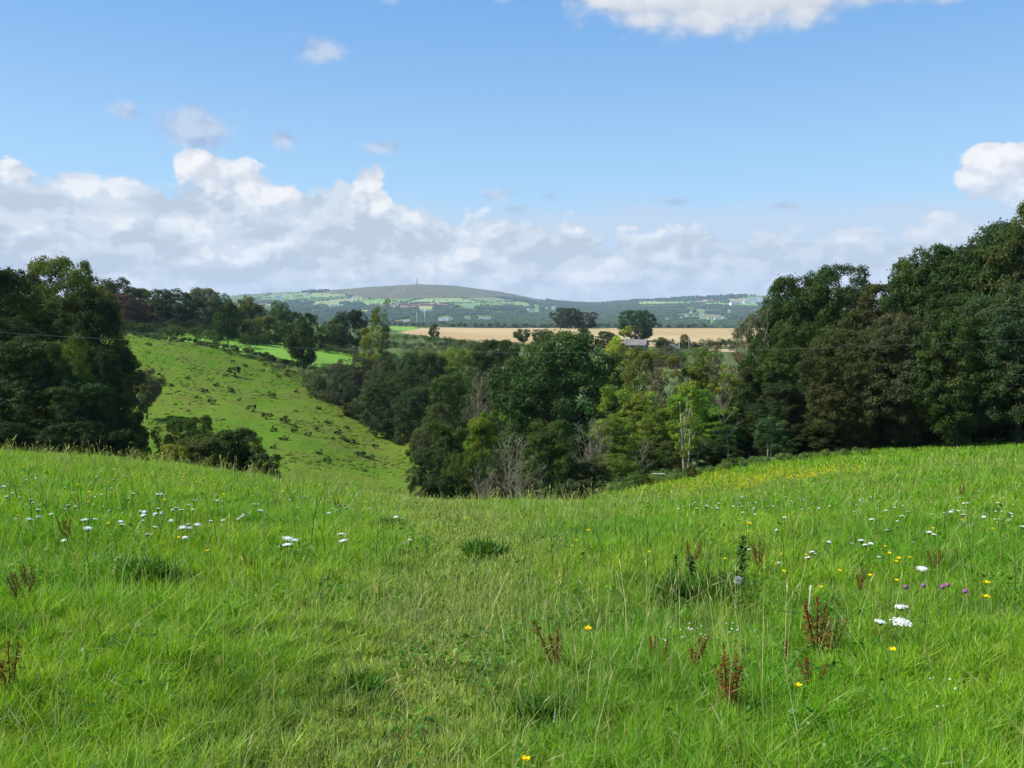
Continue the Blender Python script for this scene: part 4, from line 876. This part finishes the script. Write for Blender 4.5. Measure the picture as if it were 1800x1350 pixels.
# long stalks standing over the sward
def stalks(n, y0, y1, w0, col, seed, hh=(.35, .62), filt=None): add_blades(n, y0, y1, w0, hh[0], hh[1], seed, lean=.55, colr=col, filt=filt, head=True)
pf = lambda X, Y, r: r.random(len(X)) < .25 + .75 * np.exp(-((X - pathx(Y) - .6) / (1.2 + Y * .05)) ** 2)
stalks(4600, 1.8, 7, .0045, (.34, .37, .13), 11, filt=pf); stalks(7000, 7, 18, .009, (.31, .35, .11), 12, filt=pf); stalks(5000, 18, 34, .02, (.27, .32, .09), 13)
stalks(1500, 1.8, 12, .005, (.06, .10, .03), 14); stalks(5200, 3, 26, .008, (.22, .13, .055), 15, (.22, .42), filt=lambda X, Y, r: fbm(X, Y, 3, 71) > .45)
# dark lush tussocks as pixels of the photograph
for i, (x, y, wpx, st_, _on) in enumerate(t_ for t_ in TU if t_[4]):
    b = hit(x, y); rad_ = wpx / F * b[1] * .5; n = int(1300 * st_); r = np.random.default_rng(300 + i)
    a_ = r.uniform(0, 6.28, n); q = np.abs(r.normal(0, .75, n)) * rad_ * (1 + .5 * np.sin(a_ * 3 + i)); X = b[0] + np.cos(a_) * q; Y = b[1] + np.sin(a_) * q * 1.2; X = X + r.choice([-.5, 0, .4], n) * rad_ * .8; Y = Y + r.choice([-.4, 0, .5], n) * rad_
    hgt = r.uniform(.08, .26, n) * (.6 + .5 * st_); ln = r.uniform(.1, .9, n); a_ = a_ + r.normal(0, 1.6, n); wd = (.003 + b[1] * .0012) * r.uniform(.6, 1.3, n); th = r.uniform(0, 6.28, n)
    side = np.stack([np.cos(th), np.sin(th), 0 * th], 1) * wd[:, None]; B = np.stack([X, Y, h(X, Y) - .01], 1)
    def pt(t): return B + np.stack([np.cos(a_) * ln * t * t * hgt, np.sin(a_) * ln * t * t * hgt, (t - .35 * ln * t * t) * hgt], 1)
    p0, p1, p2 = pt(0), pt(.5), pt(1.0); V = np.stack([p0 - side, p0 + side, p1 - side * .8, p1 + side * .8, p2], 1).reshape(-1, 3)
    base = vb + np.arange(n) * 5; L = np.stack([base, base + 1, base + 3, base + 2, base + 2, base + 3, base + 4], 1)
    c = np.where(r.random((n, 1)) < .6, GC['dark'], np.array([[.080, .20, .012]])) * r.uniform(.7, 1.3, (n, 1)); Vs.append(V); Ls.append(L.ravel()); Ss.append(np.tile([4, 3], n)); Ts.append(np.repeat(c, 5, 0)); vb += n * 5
for (n, y0, y1, sz, sd3) in ((60000, 1.8, 9, .017, 31), (50000, 9, 24, .030, 32)):
    r = np.random.default_rng(sd3); Y = r.uniform(y0 ** 1.8, y1 ** 1.8, n) ** (1 / 1.8); X = r.uniform(-.72, .72, n) * Y + r.uniform(-1, 1, n)
    k = (fbm(X, Y, 2.1, 93) + .5 * fbm(X, Y, .6, 94) + .15 * X / Y + .25 * r.normal(size=n)) > .62; X, Y = X[k], Y[k]; n = len(X)
    p = np.stack([X, Y, h(X, Y) + r.uniform(.05, .19, n)], 1); nr = unit(r.normal(size=(n, 3)) * .55 + np.array((0, 0, 1.0))); t = unit(np.cross(nr, r.normal(size=(n, 3)))); b2 = np.cross(nr, t); q = (sz * r.uniform(.6, 1.5, n))[:, None]
    V = np.stack([p - t * q, p + b2 * q * .62, p + t * q, p - b2 * q * .62], 1).reshape(-1, 3); base = vb + np.arange(n) * 4
    c = np.where(r.random((n, 1)) < .5, np.array([[.060, .175, .012]]), np.array([[.11, .25, .016]])) * r.uniform(.7, 1.25, (n, 1)); Vs.append(V); Ls.append(np.stack([base, base + 1, base + 2, base + 3], 1).ravel()); Ss.append(np.full(n, 4)); Ts.append(np.repeat(c, 4, 0)); vb += n * 4
me = npmesh('meadow_grass', np.concatenate(Vs), np.concatenate(Ls), np.concatenate(Ss), np.concatenate(Ts)); me.materials.append(M_grass)
tag(link('meadow_grass', me), 'long summer grass with paler stalks and dark tussocks over the whole near meadow', 'grass', None, 'stuff')
del Vs, Ls, Ss, Ts

# ------------------------------------------------------------------ flowers and weeds of the meadow
def plain(name, c, rough=.7, trans=.0):
    m, t, out = new_mat(name); d = t.n.new('ShaderNodeBsdfDiffuse'); tcn = t.n.new('ShaderNodeTexCoord')
    t.put(d.inputs[0], t.mix(t.noise(tcn.outputs['Object'], 30, 2), (*[v * .85 for v in c], 1), (*[min(1, v * 1.1) for v in c], 1))); sh = d
    if trans:
        tr = t.n.new('ShaderNodeBsdfTranslucent'); tr.inputs[0].default_value = (*c, 1); mx = t.n.new('ShaderNodeMixShader'); mx.inputs[0].default_value = trans; t.l.new(d.outputs[0], mx.inputs[1]); t.l.new(tr.outputs[0], mx.inputs[2]); sh = mx
    t.l.new(sh.outputs[0], out.inputs[0]); return m
M_petal = plain('white_petals', (.84, .84, .80), trans=.4); M_yel = plain('yellow_petals', (.85, .62, .01), trans=.2); M_stem = plain('green_stem', (.09, .18, .03)); M_rust = plain('rusty_seeds', (.19, .07, .026), trans=.2)
M_pink = plain('purple_clover', (.34, .11, .28), trans=.2); M_dkleaf = plain('dark_leaf', (.045, .110, .018), trans=.25); M_ltleaf = plain('leaf_green', (.10, .21, .03), trans=.3); M_clock = plain('seed_down', (.6, .62, .6), trans=.3); M_dkr = plain('dark_seeds', (.09, .03, .022)); M_straw = plain('pale_straw', (.5, .46, .3))
def umbel(seed, R0=.055, H=.5):
    r = random.Random(seed); st = MB(); st.tube([(0, 0, 0), (.01, 0, H * .5), (0, 0, H * .86)], [.004, .0035, .003], 5); fl = MB()
    for k in range(26):
        a = k * 2.4; q = R0 * math.sqrt((k + .5) / 26); tip = Vector((math.cos(a) * q, math.sin(a) * q, H + r.uniform(-.05, .05) * R0 - q * .16)); st.tube([(0, 0, H * .86), tip], [.0016, .001], 3, False)
        n_ = 6; kk = len(fl.V); rr = R0 * .17 * r.uniform(.7, 1.2); fl.V.append(tip + Vector((0, 0, .08 * R0)))
        for j in range(n_): fl.V.append(tip + Vector((math.cos(j * 6.283 / n_) * rr, math.sin(j * 6.283 / n_) * rr, -.06 * R0 - math.cos(j * 6.283 / n_ - a) * rr * .25)))
        for j in range(n_): fl.F.append((kk, kk + 1 + j, kk + 1 + (j + 1) % n_))
    fl.ball((0, 0, H - R0 * .10), R0 * .62, 8, 4, .12)
    return st.mesh('stem', M_stem), fl.mesh('flower_head', M_petal, False)
def cup(seed, R0=.016, H=.42):
    r = random.Random(seed); st = MB(); st.tube([(0, 0, 0), (.01, 0, H * .5), (0, 0, H)], [.0022, .002, .0018], 4); fl = MB()
    for j in range(5):
        a = j * 6.283 / 5; d = Vector((math.cos(a), math.sin(a), .25)); s = Vector((-math.sin(a), math.cos(a), 0)); c = Vector((0, 0, H)); k = len(fl.V)
        fl.V += [c, c + d * R0 * .6 - s * R0 * .5, c + d * R0 + Vector((0, 0, R0 * .3)) - s * R0 * .3, c + d * R0 + Vector((0, 0, R0 * .3)) + s * R0 * .3, c + d * R0 * .6 + s * R0 * .5]; fl.F.append(tuple(range(k, k + 5)))
    fl.ball((0, 0, H + R0 * .25), R0 * .35, 6, 4); return st.mesh('stem', M_stem), fl.mesh('petals', M_yel, False)
UMB = [umbel(i, .046 + .010 * (i % 3), .23 + .03 * i) for i in range(4)]; CUP = [cup(i, .018, .36 + .05 * i) for i in range(3)]
def flower(name, proto_, loc, s, label, cat, group, parts=True, pn=('stem', 'flower_head'), tilt=.15):
    rot = (random.uniform(-tilt, tilt), random.uniform(-tilt, tilt), random.uniform(0, 6.28))
    if parts:
        e = empty(name, loc, 0, (s, s, s)); e.rotation_euler = rot; tag(e, label, cat, group)
        for n_, me_ in zip(pn, proto_): link(n_, me_, parent=e)
        return e
def join2(name, a, b):
    V = [v.co.copy() for v in a.vertices] + [v.co.copy() for v in b.vertices]; k = len(a.vertices)
    Fc = [tuple(p.vertices) for p in a.polygons] + [tuple(i + k for i in p.vertices) for p in b.polygons]
    me_ = bpy.data.meshes.new(name); me_.from_pydata([tuple(v) for v in V], [], Fc); me_.materials.append(a.materials[0]); me_.materials.append(b.materials[0])
    me_.polygons.foreach_set('material_index', [0] * len(a.polygons) + [1] * len(b.polygons)); me_.update(); return me_
UM1 = [join2('umbel', *umbel(20 + i, .032 + .005 * (i % 3), .23 + .03 * i)) for i in range(4)]; UM2 = [join2('umbel', *umbel(30 + i, .020 + .004 * (i % 3), .23 + .03 * i)) for i in range(4)]; CU1 = [join2('buttercup', *c) for c in CUP]
WG = 'white umbels scattered over the near meadow'
def put_umbel(x, y, s=1.0, near_=False, label='flat white umbel among the grass of the meadow'):
    i = random.randrange(4); hh = .23 + .03 * i
    # the flower head should show at (x, y): step the root back down the ray by the stem height
    u, sl = ray(x, y); g = h(u * YR, YR); k = np.argmax((g + hh * s) > -sl * YR); Y = float(YR[k]); X = u * Y; z = h1(X, Y)
    loc = (X, Y, z)
    if near_: flower('umbel_flower', UMB[i], loc, s, label, 'flower', None if 'among' not in label else WG)
    else:
        o_ = link('umbel_flower', (UM2 if y < 895 else UM1)[i], loc=loc); o_.scale = (s, s, s); o_.rotation_euler = (random.uniform(-.3, .3), random.uniform(-.3, .3), random.uniform(0, 6)); tag(o_, label, 'flower', WG)
# bigger individual heads
for (x, y, s, lb) in [(1592, 1066, 1.0, 'topmost of the three big white umbels at the right'), (1578, 1088, 1.05, 'large white umbel in front, beside the pink clover at the right'), (1540, 1091, .85, 'left one of the three big white umbels at the right'),
                      (1621, 996, 1.1, 'flat white umbel alone above the three big ones at the right'), (497, 944, 1.15, 'left head of the white umbel trio in the left meadow'), (519, 948, 1.0, 'right head of the white umbel trio in the left meadow'), (507, 956, 1.1, 'lowest head of the white umbel trio in the left meadow'),
                      (608, 949, 1.1, 'lower white umbel right of the trio'), (600, 938, 1.0, 'upper white umbel right of the trio')]:
    put_umbel(x, y, s, True, lb)
rr_ = random.Random(5)
for _ in range(150):
    x = rr_.uniform(0, 720); put_umbel(x, rr_.uniform(828 + x * .03, 915 - x * .01) if rr_.random() < .8 else rr_.uniform(870, 950), rr_.uniform(.45, 1.0))
for _ in range(60): x = rr_.gauss(1270, 90); put_umbel(x, rr_.uniform(872, 893), rr_.uniform(.6, 1.1))
for _ in range(60): put_umbel(rr_.uniform(1400, 1790), rr_.uniform(872, 900), rr_.uniform(.5, .9))
for _ in range(20): put_umbel(rr_.uniform(1300, 1800), rr_.uniform(895, 990), rr_.uniform(.6, .9))
for (x, y) in [(1700, 905), (1735, 905), (1637, 938), (1640, 934), (1525, 949), (1530, 953), (1540, 912), (1795, 925), (1380, 908), (275, 865), (230, 866), (385, 878), (260, 902), (308, 893), (375, 880), (343, 918), (575, 892)]: put_umbel(x, y, 1.0)
YG = 'yellow buttercups scattered over the meadow'
def put_cup(x, y, s, label='yellow buttercup among the grass of the meadow', near_=False):
    u, sl = ray(x, y); g = h(u * YR, YR); k = np.argmax((g + .40 * s) > -sl * YR); Y = float(YR[k]); X = u * Y; loc = (X, Y, h1(X, Y)); i = random.randrange(3)
    if near_: flower('buttercup', CUP[i], loc, s, label, 'flower', YG if 'among' in label else None, pn=('stem', 'petals'))
    else: o_ = link('buttercup', CU1[i], loc=loc); o_.scale = (s, s, s); o_.rotation_euler = (random.uniform(-.2, .2), random.uniform(-.2, .2), 0); tag(o_, label, 'flower', YG)
for (x, y, s, lb) in [(1720, 1056, 1.3, 'large yellow buttercup above the purple clover at the right'), (1022, 1084, 1.2, 'single yellow buttercup in the middle of the sward'), (1307, 940, 1.5, 'yellow flower at the left of the thistle top'), (1320, 939, 1.2, 'yellow flower at the right of the thistle top'), (1029, 925, 1.3, 'yellow flower alone left of the thistle, near the crest'),
                      (1412, 1227, .9, 'low orange-yellow flower among the rusty docks'), (903, 1322, 1.0, 'yellow hawkweed low at the bottom of the picture'), (1741, 1030, 1.2, 'yellow flower just above the large buttercup at the right'), (1581, 1126, 1.0, 'pale yellow flower below the big white umbels')]:
    put_cup(x, y, s, lb, True)
for (x, y) in [(1276, 977), (1372, 970), (1415, 979), (1354, 987), (1553, 972), (1564, 970), (1563, 975), (1580, 987), (1533, 901), (1562, 911), (1593, 993), (1456, 999), (1567, 1008), (1539, 1001), (1436, 1034), (325, 957), (370, 961), (42, 918), (209, 917), (284, 884), (152, 877), (997, 957), (1010, 955), (1369, 992), (1640, 930), (1700, 925), (1750, 932), (1425, 905), (1130, 960)]: put_cup(x, y, .95)
for _ in range(70): x = rr_.uniform(0, 760); put_cup(x, 800 + x * .098 + rr_.expovariate(1 / 14.), rr_.uniform(.6, 1.1))
for _ in range(60):
    x = rr_.gauss(1300, 100); put_cup(min(1600, max(1100, x)), 864 - max(0, x - 1110) * .10 + rr_.gauss(0, 9), rr_.uniform(.7, 1.1))
# the dense yellow drift on the far side of the meadow
n = 3600; r = np.random.default_rng(91); X0, Y0 = [], []
px = r.normal(1290, 125, n); py = 850 - (px - 1180) * .085 + r.normal(0, 10, n) + 6 * np.sin(px / 17.)
us, ss_ = [], []
for a_, b_ in zip(px, py):
    if a_ < 1085 or a_ > 1560: continue
    u, s_ = ray(a_, b_); us.append(u); ss_.append(s_)
us = np.array(us); ss_ = np.array(ss_); YY = np.linspace(25, 72, 300); G = h(us[:, None] * YY[None], np.tile(YY[None], (len(us), 1))) + .36; hitm = G > -ss_[:, None] * YY[None]; Yk = YY[np.argmax(hitm, 1)]; ok = hitm.any(1) & (Yk > 26)
us, Yk = us[ok], Yk[ok]; n = len(us); P = np.stack([us * Yk, Yk, h(us * Yk, Yk) + r.uniform(.26, .44, n)], 1); s_ = .019
q = np.array([(-1, 0, .1), (0, -1, 0), (1, 0, .1), (0, 1, .0), (0, 0, .55)]) * s_; V = P[:, None] + q[None] * r.uniform(.7, 1.3, (n, 1, 1))
b_ = np.arange(n) * 5; L = np.stack([b_, b_ + 1, b_ + 4, b_ + 1, b_ + 2, b_ + 4, b_ + 2, b_ + 3, b_ + 4, b_ + 3, b_, b_ + 4, b_, b_ + 3, b_ + 2, b_ + 1], 1)
me = npmesh('yellow_flower_drift', V.reshape(-1, 3), L.ravel(), np.tile([3, 3, 3, 3, 4], n)); me.materials.append(M_yel); tag(link('yellow_flower_drift', me), 'dense drift of yellow flowers below the right-hand trees', 'flowers', None, 'stuff')
# white clover heads by the docks
cb = MB(); cb.ball((0, 0, .12), .0065, 6, 4, .9); cst = MB().tube([(0, 0, 0), (0, 0, .12)], [.0012, .0012], 4)
CL = join2('clover', cst.mesh('stem', M_stem), cb.mesh('head', M_petal)); cb2 = MB(); cb2.ball((0, 0, .30), .014, 7, 5, .9); CL2 = (MB().tube([(0, 0, 0), (0, 0, .30)], [.002, .002], 4).mesh('stem', M_stem), cb2.mesh('flower_head', M_pink))
for _ in range(42):
    b = hit(rr_.gauss(1235, 55), rr_.gauss(1140, 14)); o_ = link('white_clover', CL, loc=b); s = rr_.uniform(.6, 1.1); o_.scale = (s * 1.2, s * 1.2, s); tag(o_, 'small white clover head in the grass above the rusty docks', 'flower', 'white clover heads above the rusty docks')
for _ in range(14):
    b = hit(rr_.uniform(1500, 1800), rr_.uniform(1110, 1300)); o_ = link('white_clover', CL, loc=b); s = rr_.uniform(.6, 1.0); o_.scale = (s * 1.2, s * 1.2, s); tag(o_, 'small white clover head in the short grass at the lower right', 'flower', 'white clover heads at the lower right')
for (x, y, lb) in [(1650, 1101, 'largest purple clover right of the white umbels'), (1584, 1099, 'purple clover under the front white umbel'), (1628, 1100, 'purple clover left of the largest one'), (1682, 1108, 'faint purple clover furthest right'), (1665, 1092, 'purple clover behind the largest one')]:
    b = hit(x, y + 25); flower('purple_clover', CL2, b, 1.3, lb, 'flower', None)
# docks with rusty seed stalks
def dock(seed, H, seedmat, nleaf=5, stalks_=3, leafmat=M_ltleaf):
    r = random.Random(seed); st, lf = MB(), MB(); heads = []
    for k in range(stalks_):
        sd2 = MB(); heads.append(sd2)
        a = r.uniform(0, 6.28); tl = r.uniform(.08, .42); hh = H * r.uniform(.7, 1); top_ = Vector((math.cos(a) * tl * hh, math.sin(a) * tl * hh, hh)); st.tube([(0, 0, 0), top_ * .5 + Vector((0, 0, .02)), top_], [.005, .004, .002], 5)
        sd2.tube([top_ * .34, top_ * .7, top_ * 1.02], [.0045, .0045, .002], 5)
        for j in range(135):
            t = .35 + .65 * r.random(); br = .034 * (1.15 - t) * 2.2; p = top_ * t + Vector((r.gauss(0, br * .5), r.gauss(0, br * .5), r.gauss(0, .01))); rr = r.uniform(.004, .009)
            k0 = len(sd2.V); d1 = Vector((r.gauss(0, 1), r.gauss(0, 1), r.gauss(0, 1))).normalized() * rr; d2 = Vector((r.gauss(0, 1), r.gauss(0, 1), r.gauss(0, 1))).normalized() * rr; sd2.V += [p - d1, p - d2, p + d1, p + d2]; sd2.F.append((k0, k0 + 1, k0 + 2, k0 + 3))
    for k in range(nleaf):
        a = r.uniform(0, 6.28); d = Vector((math.cos(a), math.sin(a), r.uniform(.5, 1.3))); lf.leaf((0, 0, .02), d, (-math.sin(a), math.cos(a), 0), r.uniform(.18, .3), r.uniform(.045, .07), r.uniform(.3, .7), 6)
    out = [('stem', st.mesh('stem', M_stem)), *[('seed_head', q_.mesh('seed_head', seedmat, False)) for q_ in heads]]
    if nleaf: out.append(('leaf', lf.mesh('leaf', leafmat)))
    return out
def put_parts(name, parts, base, s, label, cat, group=None, rz=None):
    e = empty(name, base, random.uniform(0, 6) if rz is None else rz, (s, s, s)); tag(e, label, cat, group)
    for n_, me_ in parts: link(n_, me_, parent=e)
    return e
DP = [dock(i, .44, M_rust, 5, 4) for i in range(4)]; DD = dock(9, .42, M_dkr, 3, 1)
for i, (x, y, s, lb) in enumerate([(1280, 1265, 1.0, 'tallest bright rusty dock at the lower right'), (1210, 1205, .8, 'rusty dock left of the bright one'), (1160, 1190, .7, 'faint brown dock furthest left by the white clover'), (1437, 1165, 1.1, 'tall green-brown dock with a slender rusty spike'), (1458, 1170, .8, 'short rusty dock right of the slender spike'), (1295, 1275, .7, 'small rusty dock behind the bright one'),
                                   (1432, 1235, .7, 'brownish dock low between the spike and the bottom edge'), (1335, 1012, .9, 'orange dock right of the thistle'), (1213, 1010, .9, 'rusty dock rising behind the dark nettle clump'), (598, 905, .8, 'reddish dock in the left meadow near the umbel trio'), (45, 1080, .8, 'red-brown dock at the left edge, upper'),
                                   (20, 1235, .8, 'red-brown dock at the left edge, lower'), (118, 960, .8, 'brownish sorrel in the upper left meadow'), (980, 1195, .9, 'slender red dock stalk right of the path'), (1640, 1010, .7, 'brown sorrel at the right, beyond the umbels'), (1510, 1050, .6, 'small brown sorrel left of the lone white umbel'), (440, 1010, .5, 'small rusty sorrel in the left meadow'), (990, 1045, .6, 'small rusty sorrel patch in the middle'), (1690, 880, .9, 'brown dock at the far right near the flower band'), (50, 1050, .6, 'tiny rusty sorrel near the left edge')]):
    put_parts('dock_plant', DP[i % 4], hit(x, y), s, lb, 'dock')
put_parts('dock_plant', DD, hit(1378, 1185), .8, 'dark chocolate-brown seed spike between the rusty docks', 'dock')
# thistles
def thistle(seed, H, wd_=.10, top=.9):
    r = random.Random(seed); st, lf = MB(), MB(); st.tube([(0, 0, 0), (.01, 0, H * .5), (.02, .01, H)], [.008, .007, .003], 6)
    for k in range(int(170 * H / .6)):
        z = H * r.uniform(.10, 1.0); a = k * 2.4; ln = wd_ * (.9 - .35 * z / H) * r.uniform(.35, 1.1); d = Vector((math.cos(a), math.sin(a), r.uniform(.2, .9))); lf.leaf((.02 * z / H, 0, z), d, (-math.sin(a), math.cos(a), 0), ln, ln * .40, r.uniform(.1, .6), 3)
    return [('stem', st.mesh('stem', M_stem)), ('leaf', lf.mesh('leaf', M_dkleaf))]
def at_size(x, y): return hit(x, y)
b = hit(1300, 1046); put_parts('thistle_plant', thistle(1, .62, .15), b, .105 / .105 * (108 / F * b[1]) / .62, 'tall dark thistle standing by itself between two yellow flowers', 'thistle', rz=0)
b = hit(1243, 1040); put_parts('thistle_plant', thistle(2, .5, .05), b, (66 / F * b[1]) / .5, 'thin dark thistle spire rising from the dark clump', 'thistle')
b = hit(1215, 1050); put_parts('thistle_plant', thistle(3, .5, .15), b, (78 / F * b[1]) / .5, 'bushy grey-green thistle at the back of the dark clump', 'thistle')
b = hit(1128, 1045); put_parts('thistle_plant', thistle(4, .5, .09), b, (30 / F * b[1]) / .5, 'small dark thistle left of the dark clump', 'thistle')
b = hit(686, 936); put_parts('thistle_plant', thistle(5, .3, .14), b, (22 / F * b[1]) / .3, 'small dark thistle near the crest, left of the path', 'thistle')
b = hit(1190, 1035); put_parts('thistle_plant', thistle(6, .5, .14), b, (60 / F * b[1]) / .5, 'short thistle at the left shoulder of the dark clump', 'thistle')
for (x, y, s_, lb) in [(1225, 1066, 44, 'small leafy thistle in the middle of the dark clump'), (1248, 1052, 50, 'leafy thistle behind the middle of the dark clump'), (1180, 1058, 40, 'small leafy thistle at the left end of the dark clump'), (1282, 1064, 38, 'small leafy thistle at the right end of the dark clump')]:
    b = hit(x, y); put_parts('thistle_plant', thistle(x % 97, .35, .13), b, (s_ / F * b[1]) / .35, lb, 'thistle')
b = hit(1262, 1062); put_parts('thistle_plant', thistle(7, .4, .15), b, (62 / F * b[1]) / .4, 'low bushy thistle in the right half of the dark clump', 'thistle')
b = hit(1195, 1068); put_parts('thistle_plant', thistle(8, .4, .15), b, (52 / F * b[1]) / .4, 'low bushy thistle at the front left of the dark clump', 'thistle')
# dandelion clock
b = hit(1296, 1075); ck = MB(); r = random.Random(4)
for k in range(160):
    d = Vector((r.gauss(0, 1), r.gauss(0, 1), r.gauss(0, 1))).normalized(); s = d.orthogonal().normalized() * .006; k0 = len(ck.V); c = Vector((0, 0, .20)) + d * .026; ck.V += [c - s, c + s, Vector((0, 0, .20)) + d * .006]; ck.F.append((k0, k0 + 1, k0 + 2)); s2 = d.cross(s).normalized() * .006; ck.V += [c - s2, c + s2, c + d * .002]; ck.F.append((k0 + 3, k0 + 4, k0 + 5))
put_parts('dandelion_clock', [('stem', MB().tube([(0, 0, 0), (0, 0, .2)], [.003, .002], 5).mesh('stem', M_stem)), ('seed_head', ck.mesh('seed_head', M_clock, False))], b, 1.35, 'round grey dandelion clock right of the dark thistle clump', 'flower')
# broad leaves lying in the grass
for (x, y, L0, ang, lb) in [(208, 1172, .24, .1, 'long dark plantain leaf casting its shade at the lower left'), (262, 1158, .2, 2.4, 'short dark leaf crossing the long plantain leaf'), (350, 1160, .17, 1.2, 'upright dark leaf right of the plantain leaves'), (1440, 1215, .2, .3, 'broad dark leaf low among the docks'), (1120, 1215, .2, 3.0, 'pale broad leaf left of the rusty docks'), (1350, 1170, .3, 1.3, 'long upright light leaf between the docks'), (125, 1150, .15, 1.6, 'small broad leaf upright at the left'), (285, 1250, .12, 1.0, 'tiny dark leaf below the plantain'), (1395, 1110, .2, 2.6, 'dark leaf arching beside the slender spike')]:
    b = hit(x, y); m = MB()
    for j in range(3): m.leaf((0, 0, .14), (math.cos(ang + j * 1.9), .5 * math.sin(ang + j * 2.1), .35), (-.3, 1, .2), L0 * .62 * (1 - .25 * j), L0 * .19, .35, 7)
    tag(m.build('broadleaf_plant', M_dkleaf if 'dark' in lb else M_ltleaf, None, True, b), lb, 'plant')
b = hit(1420, 1110); tag(MB().tube([(0, 0, 0), (.004, 0, .2), (.012, 0, .36)], [.004, .005, .007], 6).build('dry_stalk', M_straw, None, True, b), 'pale upright dry stalk beside the slender rusty spike', 'stalk')

# ------------------------------------------------------------------ haze over the valley
hm, ht_, hout = new_mat('summer_haze'); pvn = ht_.n.new('ShaderNodeVolumePrincipled')
pvn.inputs['Color'].default_value = (.62, .78, 1.0, 1); pvn.inputs['Density'].default_value = 0.62e-4; pvn.inputs['Anisotropy'].default_value = 0.0
ht_.l.new(pvn.outputs[0], hout.inputs['Volume'])
ho = MB().box(-9700, 9700, -60, 8700, -130, 262).build('haze', hm, None, False); tag(ho, 'thin blue summer haze over the whole valley', 'haze', None, 'stuff')
print('faces', sum(len(o.data.polygons) for o in SC.objects if o.type == 'MESH'), 'objects', len(SC.objects))
